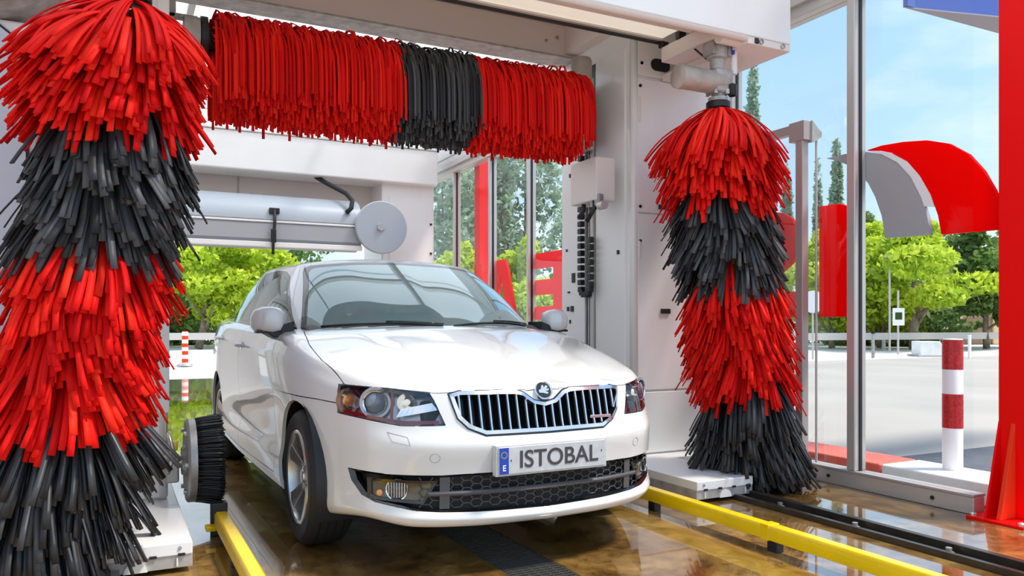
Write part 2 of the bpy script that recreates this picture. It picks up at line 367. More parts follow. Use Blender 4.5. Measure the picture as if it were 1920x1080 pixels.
for k in range(8): G().lathe([(.075,.09+k*.095),(.075,.09+(k+1)*.095)], n=12).build('band', 'sign_white' if k % 2 else 'orange_or_sunlit_red', dl, 60)
G().lathe([(.075,.85),(.05,.87),(0,.87)], n=12).build('cap', 'orange_or_sunlit_red', dl)
def guardrail(p0, p1, label):
    d = Vector(p1)-Vector(p0); L = d.length
    o = empty('guardrail', p0, math.atan2(d.y, d.x), label, 'guardrail', 'roadside guardrails')
    G().prism([(-.03,.42),(.02,.46),(-.03,.52),(-.03,.58),(.02,.64),(-.03,.70),(-.06,.70),(-.06,.42)], 0, 0, L).build('beam', 'aluminium', o)
    x = .5
    while x < L: part_box('post', 'grey_metal', o, x-.05, x+.05, -.02, .08, 0, .66, 0); x += 4
guardrail(at(200, 30), at(620, 33), 'grey steel guardrail across the road behind the car')
guardrail(at(1480, 30), at(1960, 34), 'grey steel guardrail beyond the glass wall at right')
def tree(name, u, d, h, rad, crown0, n, mat, label, bark='bark', leaf=.16, tr=.14, blobs=14, lean=0.0, grp=None, col=False):
    b = at(u, d); o = empty(name, b, label=label, cat='tree', group=grp)
    top = h*.75
    G().tube([(0,0,0),(lean*.3,.05,crown0*.6),(lean*.7,0,crown0+.3*(h-crown0)),(lean,0,top)], [tr, tr*.8, tr*.55, tr*.2], 8).build('trunk', bark, o, 180)
    if not col:
        for k in range(4):
            t = rng.uniform(0, 2*math.pi); z0 = crown0*rng.uniform(.55, 1.0)
            G().tube([(lean*.5,0,z0),(lean*.5+.5*rad*math.cos(t), .5*rad*math.sin(t), z0+.2*(h-crown0)+.3)], [tr*.45, tr*.15], 6).build('branch', bark, o, 180)
    B = []
    for k in range(blobs):
        f = (k+.5)/blobs; z = crown0+(h-crown0)*f
        w_ = rad*(1 if not col else .8)*math.sqrt(max(.08, 1-(2*f-1)**2))
        t = rng.uniform(0, 2*math.pi); q = rng.uniform(.15, .75)*w_*(0.3 if col else 1)
        B.append((lean+q*math.cos(t), q*math.sin(t), z, max(.25, w_*rng.uniform(.4, .62)), max(.25,(h-crown0)*rng.uniform(.10,.2))))
    B = np.array(B); i = rng.integers(0, len(B), n)
    g = rng.normal(size=(n,3)); g /= np.linalg.norm(g, axis=1)[:,None]; g *= rng.uniform(.55, 1.0, (n,1))**.6
    C = B[i,:3]+g*np.stack([B[i,3], B[i,3], B[i,4]], 1)
    a = rng.normal(size=(n,3)); a /= np.linalg.norm(a, axis=1)[:,None]; c = rng.normal(size=(n,3)); c = np.cross(a, c); c /= np.linalg.norm(c, axis=1)[:,None]
    s = leaf*rng.uniform(.6, 1.3, (n,1))
    V = np.stack([C-a*s, C-c*s*.55, C+a*s, C+c*s*.55], 1)
    F = np.arange(4*n).reshape(n, 4)
    tag(np_mesh('foliage', V, F, mat, o, rnd=np.clip(rng.normal(.5, .22, n)+.25*(g[:,2]), 0, 1)), kind='stuff')  # random tone, painted lighter on the upper side of each leaf clump
    return o
LG = 'lime green roadside trees'
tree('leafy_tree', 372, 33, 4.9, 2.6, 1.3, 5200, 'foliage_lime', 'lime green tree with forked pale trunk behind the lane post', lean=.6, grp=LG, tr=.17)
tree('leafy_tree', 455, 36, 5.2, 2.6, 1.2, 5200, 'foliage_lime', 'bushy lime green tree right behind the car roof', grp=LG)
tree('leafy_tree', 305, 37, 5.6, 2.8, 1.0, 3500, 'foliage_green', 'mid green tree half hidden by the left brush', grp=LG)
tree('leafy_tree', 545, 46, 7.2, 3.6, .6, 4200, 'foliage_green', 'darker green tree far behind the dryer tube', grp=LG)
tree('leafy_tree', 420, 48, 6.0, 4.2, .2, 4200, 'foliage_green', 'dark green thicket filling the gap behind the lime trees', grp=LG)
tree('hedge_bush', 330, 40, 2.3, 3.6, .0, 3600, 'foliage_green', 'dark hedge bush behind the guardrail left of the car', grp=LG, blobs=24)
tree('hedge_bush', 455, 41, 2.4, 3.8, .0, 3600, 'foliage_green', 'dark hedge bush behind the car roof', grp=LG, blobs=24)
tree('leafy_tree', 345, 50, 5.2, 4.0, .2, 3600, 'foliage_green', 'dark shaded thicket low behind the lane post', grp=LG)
GC = 'grey green trees seen through the middle glass panes'
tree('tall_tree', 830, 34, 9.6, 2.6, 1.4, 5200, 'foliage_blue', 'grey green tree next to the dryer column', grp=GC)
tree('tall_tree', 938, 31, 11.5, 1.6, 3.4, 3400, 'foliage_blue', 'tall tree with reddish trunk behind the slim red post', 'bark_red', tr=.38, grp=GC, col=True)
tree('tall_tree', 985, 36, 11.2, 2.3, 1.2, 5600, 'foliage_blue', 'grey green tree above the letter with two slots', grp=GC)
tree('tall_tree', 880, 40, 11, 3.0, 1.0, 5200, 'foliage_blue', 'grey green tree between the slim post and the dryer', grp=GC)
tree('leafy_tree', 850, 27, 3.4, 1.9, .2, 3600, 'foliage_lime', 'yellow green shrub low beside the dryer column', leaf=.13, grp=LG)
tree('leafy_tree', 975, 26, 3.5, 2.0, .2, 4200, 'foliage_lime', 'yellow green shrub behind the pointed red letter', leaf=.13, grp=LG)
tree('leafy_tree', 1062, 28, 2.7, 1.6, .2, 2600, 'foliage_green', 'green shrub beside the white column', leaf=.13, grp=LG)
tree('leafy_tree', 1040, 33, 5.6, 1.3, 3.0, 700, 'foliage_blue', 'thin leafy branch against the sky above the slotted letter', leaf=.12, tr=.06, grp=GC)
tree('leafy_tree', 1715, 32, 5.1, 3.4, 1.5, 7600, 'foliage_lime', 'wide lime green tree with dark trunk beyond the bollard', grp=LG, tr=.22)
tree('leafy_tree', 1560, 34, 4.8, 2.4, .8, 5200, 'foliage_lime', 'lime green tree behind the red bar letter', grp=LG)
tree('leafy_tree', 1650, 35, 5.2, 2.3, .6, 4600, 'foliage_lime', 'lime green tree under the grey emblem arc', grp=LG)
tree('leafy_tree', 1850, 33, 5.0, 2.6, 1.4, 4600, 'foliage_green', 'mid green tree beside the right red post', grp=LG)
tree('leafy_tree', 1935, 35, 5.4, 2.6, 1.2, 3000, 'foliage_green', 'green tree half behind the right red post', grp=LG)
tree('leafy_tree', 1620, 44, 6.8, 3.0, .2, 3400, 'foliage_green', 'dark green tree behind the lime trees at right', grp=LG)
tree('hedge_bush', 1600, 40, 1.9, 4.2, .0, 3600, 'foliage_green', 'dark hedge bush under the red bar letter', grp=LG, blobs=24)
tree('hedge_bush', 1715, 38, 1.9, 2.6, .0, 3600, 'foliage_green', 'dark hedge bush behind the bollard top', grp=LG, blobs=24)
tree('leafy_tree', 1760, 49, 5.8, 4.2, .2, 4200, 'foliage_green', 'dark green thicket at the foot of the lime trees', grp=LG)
PG = 'tall narrow poplars'
tree('poplar', 1568, 44, 10.4, .95, 1.0, 3000, 'foliage_blue', 'narrow poplar rising above the red bar letter', grp=PG, col=True)
tree('poplar', 1532, 50, 10.2, .75, 1.0, 1800, 'foliage_blue', 'slim poplar left of the red bar letter', grp=PG, col=True)
tree('poplar', 1410, 40, 13.4, 1.05, 1.0, 3200, 'foliage_blue', 'tall poplar beside the white column under the header', grp=PG, col=True)
tree('poplar', 1475, 46, 9.6, .9, 1.0, 2200, 'foliage_blue', 'poplar behind the small framed glass panel', grp=PG, col=True)
# street furniture and a house beyond the road at right
ts = empty('road_sign', at(1524, 23), label='round white road sign on a thin pole outside', cat='sign')
G().tube([(0,0,0),(0,0,1.9)], .03, 8).build('pole', 'aluminium', ts, 60); G().lathe([(0,-.04),(.33,-.04),(.33,-.02),(0,-.02)], (0,0,1.7), 1, 28).build('disc', 'sign_white', ts)
ts.rotation_euler.z = -YAW
ts = empty('road_sign', at(1684, 27), label='small square white and green sign on a post before the lime trees', cat='sign')
G().tube([(0,0,0),(0,0,2.2)], .035, 8).build('pole', 'aluminium', ts, 60); part_box('board', 'sign_white', ts, -.2, .2, -.04, -.02, 1.0, 1.6, 0); ts.rotation_euler.z = -YAW
G().box(-.12, .12, -.045, -.04, 1.2, 1.45).build('panel', 'foliage_green', ts)
lp = empty('lamp_post', at(1668, 30), label='thin lamp post with small round head before the trees', cat='lamp post')
G().tube([(0,0,0),(0,0,3.6)], .04, 8).build('pole', 'aluminium', lp, 60); G().lathe([(0,3.5),(.2,3.6),(.16,3.75),(0,3.8)], n=14).build('head', 'aluminium', lp, 60)
for u, d, h_, lab in ((1637, 24, .75, 'short grey marker post at the road edge'), (1818, 24, .68, 'white marker post leaning right of the bollard')):
    o = empty('marker_post', at(u, d), label=lab, cat='post'); part_box('shaft', 'grey_metal' if u < 1700 else 'sign_white', o, -.045, .045, -.03, .03, 0, h_, .01); part_box('cap', 'black' if u < 1700 else 'sign_white', o, -.05, .05, -.035, .035, h_, h_+.03, .005)
o = empty('concrete_block', at(1737, 26), -YAW, 'low pale concrete block at the road edge', 'block'); G().prism([(-.35,0),(.5,0),(.5,.18),(.3,.48),(-.35,.48)], 1, -.3, .3).build('body', 'kerb_white', o, bevel=.02)
part_box('foot', 'pad_concrete', o, -.45, .6, -.4, .4, -.01, .04, .01)
pbr('house_wall', (.82,.62,.36), .8, noise=(1.2,.12)); pbr('gate_brown', (.38,.24,.14), .7); pbr('tile_brown', (.45,.26,.16), .8)
ho = empty('house', at(1846, 41), -YAW, 'low ochre house with brown gate behind the trees at right', 'house')
part_box('wall', 'house_wall', ho, -2.4, 3.2, 0, 3, 0, 1.9, 0); G().prism([(-.3,1.9),(3.3,1.9),(1.5,2.7)], 0, -2.6, 3.4).build('roof', 'tile_brown', ho)
part_box('gate', 'gate_brown', ho, -1.2, .3, -.08, -.01, 0, 1.4, 0); part_box('gate_post', 'house_wall', ho, -1.55, -1.25, -.2, .1, 0, 2.2, .01); part_box('gate_post', 'house_wall', ho, .35, .65, -.2, .1, 0, 1.9, .01)
# canopy of the neighbouring bay, top right
cn = empty('neighbour_canopy', (0, 0, 3.26), label='blue edged canopy corner outside at top right', cat='canopy')
P0 = at(1697, 5.496); PA = at(2300, 5.496+(6.15-5.496)*3.2); PB = at(2250, 5.496+(5.69-5.496)*2.9)
G().prism([(P0.x,P0.y),(PA.x,PA.y),(PB.x,PB.y)], 2, 0, .01).build('soffit', 'fascia_grey', cn)
d = (PB-P0).normalized(); nn = Vector((d.y, -d.x, 0))*.02
G().prism([(P0.x,P0.y),(PB.x,PB.y),(PB.x-nn.x,PB.y-nn.y),(P0.x-nn.x,P0.y-nn.y)], 2, .01, .62).build('fascia', 'blue_fascia', cn)
d = (PA-P0).normalized(); nn = Vector((d.y, -d.x, 0))*.02
G().prism([(P0.x,P0.y),(PA.x,PA.y),(PA.x+nn.x,PA.y+nn.y),(P0.x+nn.x,P0.y+nn.y)], 2, .01, .62).build('fascia', 'blue_fascia', cn)
# ---------------------------------------------------------------- red sign letters and emblem outside the glass
def wall_shape(name, splines, x, z0, mat, parent=None, depth=.03):
    """outline in (y, z) on the outer side of the glass wall"""
    me = curve_mesh(splines, depth)
    me.transform(Matrix(((0,0,1,x),(1,0,0,0),(0,1,0,z0),(0,0,0,1)))); me.update()
    return link_mesh(name, me, mat, parent)
LZ = 1.09; LH = .75; SX = WX+.07
SG = 'red letters of the sign on the glass wall'
def rr(y0, y1, z0, z1, r, corners='1111'):
    """rounded rectangle; corners: bottom-near, bottom-far, top-far, top-near"""
    out = []
    for k, (cy, cz, a) in enumerate(((y0+r,z0+r,180),(y1-r,z0+r,270),(y1-r,z1-r,0),(y0+r,z1-r,90))):
        if corners[k] == '1': out += arc(cy, cz, r, a, a+90, 6)
        else: out.append(((y0,z0),(y1,z0),(y1,z1),(y0,z1))[k])
    return out
def letter(lab, splines): return tag(wall_shape('sign_letter', splines, SX, LZ, 'sign_red'), lab, 'letter', SG)
letter('red bar letter I beside the aluminium post', [rr(3.475, 3.80, 0, LH, .2, '0001')])
letter('red letter S behind the small framed glass panel', [[(3.98,0),(4.5,0)]+arc(4.5,.24,.24,-90,90,8)+[(4.2,.48),(4.2,.58),(4.7,.58),(4.7,.76),(4.18,.76)]+arc(4.2,.54,.22,90,270,8)[1:]+[(4.48,.32),(4.5,.18),(3.98,.18)]])
letter('red letter T behind the white column', [[(5.45,0),(5.7,0),(5.7,.57),(5.95,.57),(5.95,.76),(5.2,.76),(5.2,.57),(5.45,.57)]])
letter('red letter O behind the white column', [rr(6.15, 6.9, 0, LH, .2), rr(6.38, 6.67, .2, .56, .08)])
letter('red letter B with two slots beside the white column', [rr(7.15, 8.0, 0, LH, .06, '0110'), rr(7.42, 7.93, .15, .28, .02), rr(7.42, 7.93, .45, .58, .02)])
letter('red pointed letter A beside the slim red post', [[(8.30,0),(8.52,0),(8.58,.14),(8.84,.14),(8.90,0),(9.14,0),(8.92,.64),(8.84,.75),(8.62,.75),(8.54,.64)], [(8.63,.28),(8.80,.28),(8.72,.58)]])
letter('red letter L behind the slim red post', [[(9.28,0),(9.75,0),(9.75,.19),(9.52,.19),(9.52,.75),(9.28,.75)]])
em = empty('sign_emblem', (0,0,0), label='emblem of a red and a grey quarter arc on the glass wall', cat='emblem')
ER = [(3.424, 2.148), (3.315, 2.157), (3.167, 2.149), (3.009, 2.126), (2.877, 2.08), (2.76, 1.996), (2.676, 1.891), (2.611, 1.769), (2.571, 1.641), (2.557, 1.553), (2.919, 1.561), (2.939, 1.672), (2.986, 1.804), (3.054, 1.925), (3.138, 2.027), (3.24, 2.095), (3.334, 2.13)]
EG = [(3.742, 2.157), (3.595, 2.157), (3.44, 2.144), (3.315, 2.103), (3.203, 2.032), (3.113, 1.929), (3.044, 1.796), (3.006, 1.671), (2.989, 1.568), (3.289, 1.576), (3.315, 1.719), (3.361, 1.842), (3.412, 1.935), (3.48, 2.014), (3.553, 2.072), (3.638, 2.119)]
EW = [(3.424, 2.145), (3.334, 2.127), (3.24, 2.092), (3.138, 2.024), (3.054, 1.922), (2.986, 1.801), (2.959, 1.728), (3.023, 1.737), (3.044, 1.796), (3.113, 1.929), (3.203, 2.032), (3.315, 2.103)]
EMB = {'red_arc':(ER,'sign_red',0), 'grey_arc':(EG,'sign_grey',0), 'white_arc':(EW,'sign_white',-.004)}
for nm, (pl, mt, dx) in EMB.items(): wall_shape(nm, [pl], SX+dx, 0, mt, em)
# ---------------------------------------------------------------- wash gantry
ga = empty('wash_gantry', (1.62, 4.9, 0), label='white rollover wash gantry with two columns and overhead header', cat='car wash')
GX, GY = 1.62, 4.9
def gbox(name, mat, x0, x1, y0, y1, z0, z1, bevel=.006, parent=None):
    o = part_box(name, mat, ga if parent is None else parent, x0-GX, x1-GX, y0-GY, y1-GY, z0, z1, bevel); return o
def shift(g): g.v = [(a-GX, b-GY, c) for a, b, c in g.v]; return g
def column(xi, xo, sgn):
    a, b = min(xi, xo), max(xi, xo)
    c = gbox('column', 'white_paint', a+.0, b, 4.47, 5.39, .12, 3.62, .02)
    # front panels, separated by open seams
    def front(z0, z1, nm, x0=a+.045, x1=b-.01): return gbox(nm, 'white_panel', x0, x1, 4.452, 4.478, z0, z1, .004, c)
    front(.14, .565, 'lower_panel'); front(.58, 1.81, 'door_panel'); front(1.822, 2.755, 'door_panel'); front(2.775, 3.6, 'upper_panel')
    xc = xi+.003 if sgn > 0 else xi-.003
    shift(G().tube([(xi+sgn*.028, 4.478, .14),(xi+sgn*.028, 4.478, 3.6)], .03, 16)).build('corner_post', 'white_paint', c, 180)
    return c
cr = column(3.2, 3.98, 1); cl = column(.25, -.36, -1)
# details of the right column
shift(G().prism(arc(3.395,2.865,.042,90,270,8)+arc(3.475,2.865,.042,-90,90,8), 1, 4.444, 4.456)).build('handle_hole', 'black', cr)
for x, z in ((3.275,2.86),(3.262,2.70),(3.262,1.62),(3.262,1.86),(3.70,.66)): shift(G().lathe([(.011,-.005),(.011,.002),(0,.002)], (x, 4.45, z), 1, 10)).build('screw', 'black', cr)
gbox('hinge', 'beam_grey', 3.250, 3.262, 4.442, 4.456, 2.45, 2.62, .002, cr); gbox('hinge', 'beam_grey', 3.250, 3.262, 4.442, 4.456, 1.50, 1.62, .002, cr)
gbox('latch', 'black', 3.44, 3.52, 4.440, 4.456, 1.115, 1.15, .003, cr); gbox('latch', 'black', 3.42, 3.50, 4.440, 4.456, 1.85, 1.885, .003, cr)
# inner face: flat cover, lift track, rail, sensors
gbox('inner_cover', 'white_panel', 3.180, 3.205, 5.04, 5.38, .14, 3.05, .004, cr)
gbox('inner_cover', 'white_panel', 3.185, 3.205, 4.53, 4.90, .14, 2.98, .004, cr)
gbox('lift_slot', 'black', 3.194, 3.202, 4.905, 5.035, .14, 2.98, .0, cr)
gbox('lift_rail', 'aluminium', 3.165, 3.198, 4.91, 4.945, .14, 2.75, .004, cr)
gbox('lift_rail', 'grey_metal', 3.170, 3.198, 4.965, 4.985, .14, 2.75, .004, cr)
for y, z, h_, w_ in ((5.2,1.40,.075,.045),(5.28,1.16,.035,.03),(5.22,1.16,.045,.04),(5.3,1.62,.02,.02),(5.25,2.2,.03,.022),(5.27,1.29,.014,.03),(5.25,1.06,.03,.016),(4.60,1.55,.03,.02)):
    gbox('sensor', 'black', 3.172, 3.186, y-w_/2, y+w_/2, z-h_/2, z+h_/2, .003, cr)
gbox('sensor', 'black', 3.165, 3.186, 5.10, 5.145, 2.20, 2.27, .006, cr)
# cable chain: links along a hanging loop
ch = [(5.03, 2.62-.055*k) for k in range(24)]
cz = ch[-1][1]; ch += [(4.965+.065*math.cos(R(t)), cz-.03-.065*math.sin(R(t))) for t in range(20, 180, 27)]+[(4.90, cz-.02+.055*k) for k in range(0, 7)]
for k, (y, z) in enumerate(ch):
    q = gbox('chain_link', 'black', 3.120, 3.160, y-.024, y+.024, z-.021, z+.021, .006, cr)
# left column details
for z in (2.50, 2.42): shift(G().lathe([(.012,-.005),(.012,.002),(0,.002)], (-.185, 4.45, z), 1, 10)).build('screw', 'black', cl)
gbox('flange', 'white_panel', -.215, -.150, 4.438, 4.456, .14, 3.5, .003, cl)
for z in (.60, .75): gbox('screw', 'black', .12, .15, 4.440, 4.456, z-.012, z+.012, .002, cl)
gbox('edge_trim', 'white_panel', .20, .256, 4.425, 4.456, .58, 3.0, .006, cl)
# header: front fascia, rear beam, top, ends
gbox('header_fascia', 'white_paint', -.55, 3.80, 3.60, 3.65, 2.80, 3.75, .008)
shift(G().tube([(-.55,3.63,2.80),(3.45,3.63,2.80)], .026, 14)).build('header_lip', 'beam_grey', ga, 60)
gbox('header_end', 'beam_grey', 3.45, 3.80, 3.605, 4.45, 2.755, 2.80, .004)
gbox('header_side', 'white_paint', 3.75, 3.80, 3.65, 4.46, 2.80, 3.75, .006)
gbox('header_top', 'white_paint', -.55, 3.80, 3.65, 5.39, 3.70, 3.75, .004)
bm_ = gbox('rear_beam', 'beam_grey', .25, 3.2, 5.20, 5.38, 3.10, 3.70, .006)
gbox('beam_seam', 'dull_metal', .25, 3.2, 5.192, 5.202, 3.34, 3.346, 0, bm_)
gbox('beam_edge', 'dull_metal', .25, 3.2, 5.17, 5.39, 3.085, 3.10, .003, bm_)
for x, z, r_ in ((2.95,3.38,.035),(3.1,3.36,.012),(3.03,3.24,.012),(3.12,3.24,.012),(2.93,3.2,.01)):
    shift(G().lathe([(r_,-.006),(r_,.002),(0,.002)], (x, 5.195, z), 1, 12)).build('screw', 'dull_metal', bm_)
gbox('corner_gusset', 'beam_grey', 3.1, 3.2, 4.48, 5.2, 3.12, 3.6, .006)
# lamp strip and travel rail under the header
lc_ = pbr('lamp_cover', (.80,.77,.66), .35, coat=.3).node_tree.nodes['Principled BSDF']; lc_.inputs['Emission Color'].default_value = (1,.93,.78,1); lc_.inputs['Emission Strength'].default_value = .45
ls = gbox('lamp_strip', 'lamp_cover', .1, 3.30, 4.00, 4.26, 2.955, 3.03, .03)
gbox('strip_edge', 'black', .1, 3.30, 3.975, 4.0, 2.945, 2.99, .003, ls); gbox('strip_edge', 'black', .1, 3.30, 4.262, 4.285, 2.935, 2.98, .003, ls)
gbox('strip_lip', 'aluminium', .1, 3.30, 4.21, 4.235, 2.938, 2.955, .004, ls)
gbox('travel_rail', 'beam_grey', -.5, 3.75, 3.70, 3.95, 2.90, 3.0, .006)
hb = gbox('hanger_box', 'beam_grey', 3.28, 3.74, 3.68, 4.24, 2.80, 2.90, .006)
gbox('hanger_block', 'black', 3.27, 3.33, 4.04, 4.08, 2.90, 2.95, .004, hb); gbox('hanger_block', 'black', 3.27, 3.33, 4.22, 4.26, 2.90, 2.94, .004, hb)
shift(G().tube([(3.30,3.70,2.80),(3.62,3.70,2.80)], .04, 14)).build('cylinder', 'beam_grey', hb, 60)
for x in (3.55, 3.73): shift(G().lathe([(.016,-.01),(.016,.01),(0,.012)], (x, 3.604, 2.778), 1, 12)).build('bolt', 'dull_metal', hb)
gbox('cable_block', 'black', 3.50, 3.53, 3.596, 3.606, 2.762, 2.795, .003, hb)
shift(G().tube([(3.31,4.0,2.90),(3.30,3.95,2.82),(3.34,3.86,2.72),(3.42,3.76,2.62)], .006, 6)).build('cable', 'black', hb, 180)
# carriage bases
def base(xi, sgn, xf):
    x0, x1 = sorted((xi, xf)); xo = xi+sgn*.98; w0, w1 = sorted((xi, xo))
    b = gbox('carriage_base', 'white_panel', w0, w1, 4.30, 5.6, .035, .128, .008)
    gbox('base_tongue', 'white_panel', x0, x1, 3.545, 4.30, .075, .128, .005, b)
    gbox('base_skirt', 'dull_metal', x0, x1, 3.55, 4.30, .022, .075, .003, b)
    n = 4
    for k in range(n):
        x = x0+(x1-x0)*(k+.6)/n
        gbox('skirt_slot', 'black', x-.014, x+.014, 3.541, 3.549, .072, .084, .002, b)
    shift(G().prism(arc((x0+x1)/2, .022, .045, 0, 180, 8), 1, 3.542, 3.549)).build('skirt_notch', 'white_panel', b)
    for x in (x0+.06, x1-.06): gbox('weld_strip', 'white_panel', x-.003, x+.003, 3.543, 3.549, .03, .065, 0, b)
    shift(G().lathe([(.007,-.004),(.007,.002),(0,.002)], (x1-.05 if sgn < 0 else x0+.05, 3.545, .105), 1, 8)).build('bolt', 'black', b)
    shift(G().lathe([(0,-.02),(.05,-.02),(.05,.02),(0,.02)], (0 if sgn < 0 else 3.36, 3.9, .05), 0, 16)).build('wheel', 'dull_metal', b, 40)
    return b
base(.295, -1, -.14); base(3.0, 1, 3.43)
# cabinet at the far left: cover with rounded drum above
cb = empty('side_cabinet', (-.62, 4.35, 0), label='pale cabinet with glossy panel and dark gasket at the left edge', cat='cabinet')
part_box('body', 'white_panel', cb, -.6, .285, -.04, .3, .14, 2.46, .02)
pbr('gloss_panel', (.62,.62,.68), .12, coat=.6)
def outl(d): return [(-.55,.45-d),(.252+d,.45-d),(.252+d,2.335+d*.4),(.135+d*.4,2.425+d),(-.55,2.425+d)]
G().prism(outl(.012), 1, -.052, -.038).build('gasket', 'black', cb); G().prism(outl(0), 1, -.062, -.045).build('panel', 'gloss_panel', cb)
G().lathe([(.0,-.16),(.30,-.16),(.33,-.13),(.335,.3)], (.10, 0, 2.79), 1, 40).build('drum', 'dull_metal', cb, 40)
G().lathe([(.27,-.175),(.30,-.175),(.30,-.155),(.27,-.155)], (.10, 0, 2.79), 1, 40, True).build('drum_rim', 'chrome', cb, 40)
part_box('clip', 'grey_metal', cb, .285, .37, -.06, -.03, 2.37, 2.40, .004)
# ---------------------------------------------------------------- brushes
def strip_mesh(P, D0, L, W, side, bend, K=8, thick=.005, droop=(0,0,-1), swirl=0.0):
    """strips: roots P, first directions D0, lengths L, widths W, side vectors; bend 0..1 share of turning to droop. returns V (n,K+1,4,3)"""
    n = len(P); g = np.array(droop, float); pos = P.copy(); d = D0.copy(); rings = []
    seg = (L/K)[:,None]
    for k in range(K+1):
        t = k/K
        wgt = np.clip(bend*(t**.75), 0, .97)[:,None]
        d = D0*(1-wgt)+g*wgt+side*(np.broadcast_to(swirl,(n,))*t)[:,None]; d /= np.linalg.norm(d, axis=1)[:,None]
        s = side-d*np.sum(side*d, axis=1)[:,None]; s /= np.linalg.norm(s, axis=1)[:,None]
        nrm = np.cross(s, d)
        hw = (W*.5)[:,None]; ht = thick*.5
        rings.append(np.stack([pos-s*hw-nrm*ht, pos+s*hw-nrm*ht, pos+s*hw+nrm*ht, pos-s*hw+nrm*ht], 1))
        pos = pos+d*seg
    return np.stack(rings, 1)
def strip_faces(n, K):
    f = []
    for k in range(K):
        for q in range(4): f.append((k*4+q, k*4+(q+1)%4, (k+1)*4+(q+1)%4, (k+1)*4+q))
    f.append((0,3,2,1)); f.append((K*4,K*4+1,K*4+2,K*4+3))
    f = np.array(f)[:,::-1]; return (f[None]+(np.arange(n)*(K+1)*4)[:,None,None]).reshape(-1, 4), len(f)
def emit(name, V, mat, parent, r, kind='stuff'):
    n, K1 = V.shape[:2]; F, per = strip_faces(n, K1-1)
    o = np_mesh(name, V, F, mat, parent, rnd=np.repeat(r, per)); return tag(o, kind=kind) if kind else o
def side_brush(xt, xb, y, label, slen, solo, seed, wd, flare=0.0):
    g = np.random.default_rng(seed)
    o = empty('side_brush', (xb, y, 0), label=label, cat='brush', group='vertical side wash brushes')
    zt, zb = 2.385, .42
    off = lambda z: (xt-xb)*(z-zb)/(zt-zb)
    G().tube([(off(.2),0,.16),(off(2.3),0,2.3)], .065, 16).build('core', 'black', o, 60)
    rows = np.concatenate([np.arange(zt-.01, zt-.20, -.035), np.arange(zt-.20, zb-.05, -.055)]); P=[]; D=[]; S=[]; L=[]; B=[]; Wd=[]; Z=[]; SW=[]
    for i, z in enumerate(rows):
        nt_ = 19; ph = i*.53+g.uniform(-.1, .1)
        for k in range(nt_):
            th = 2*math.pi*k/nt_+ph+g.normal(0, .10)
            top = max(0, 1-(zt-z)/.30)
            clump = g.normal(0, 1, 3)
            el0 = R(-52)+R(28)*min(1, top*1.3)-(R(9) if z < .93 else 0)+g.normal(0, .08)          # first elevation of the tuft
            lf = .65*flare*max(0, -math.cos(th))*min(1, top*2.5+.25)
            for q in range(5):
                t2 = th+g.normal(0, .07); el = el0+g.normal(0, .06)+.10*lf
                rad = np.array([math.cos(t2), math.sin(t2), 0])
                d0 = rad*math.cos(el)+np.array([0,0,math.sin(el)])
                P.append((off(z)+rad[0]*.06, rad[1]*.06, z+g.uniform(-.012,.012))); D.append(d0)
                S.append((-math.sin(t2)+clump[0]*.15, math.cos(t2)+clump[1]*.15, clump[2]*.15))
                l = slen*(1-.06*top)+g.normal(0, .025)+.05*lf
                l *= 1-.26*flare*max(0, math.cos(th))*min(1, top*2+.15)
                bn = .46+.24*top+.05*g.normal()-.16*lf
                if z < .93:
                    el -= .0; bn = .28+.04*g.normal(); l = min(slen+.10, (z-.01)/.88)+g.normal(0, .02)
                L.append(l); B.append(min(.96, bn)); Wd.append(wd*g.uniform(.8, 1.15)); Z.append(z); SW.append(.24*math.sin(z*9+th*2)+clump[0]*.06)
    P=np.array(P); D=np.array(D); S=np.array(S); S/=np.linalg.norm(S,axis=1)[:,None]; L=np.array(L); B=np.array(B); Wd=np.array(Wd); Z=np.array(Z)
    Vs = strip_mesh(P, D, L, Wd, S, B, 8, .006, swirl=np.array(SW))
    Vs[...,2] = np.maximum(Vs[...,2], .012+.010*g.random(len(P))[:,None,None])
    # over the carriage tongue the tips lie on its top
    r = g.random(len(P))
    band = np.where(Z > 2.09, 0, np.where(Z > 1.63, 1, np.where(Z > .93, 2, 3)))+0
    nz_ = g.random(len(P))*.0
    camd = np.array([-xb, -y, 0.0]); camd /= np.linalg.norm(camd)
    face = (Vs[:,-1].mean(1)[:,:2]-np.array([0.0,0.0]))@camd[:2]-off(Vs[:,-1].mean(1)[:,2])*camd[0]
    pick = np.zeros(len(P), bool)
    if solo: pick[np.argsort(-(face+.05*g.random(len(P))))[:solo]] = True
    names = ('upper_red_bristles','upper_black_bristles','lower_red_bristles','lower_black_bristles')
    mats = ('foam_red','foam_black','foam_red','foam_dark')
    for b in range(4):
        k = (band == b) & ~pick
        emit(names[b], Vs[k], mats[b], o, r[k])
    F, per = strip_faces(1, 8)
    for j in np.where(pick)[0]:
        np_mesh('bristle_strip', Vs[j], F, mats[band[j]], o, rnd=np.full(per, r[j]))
    return o
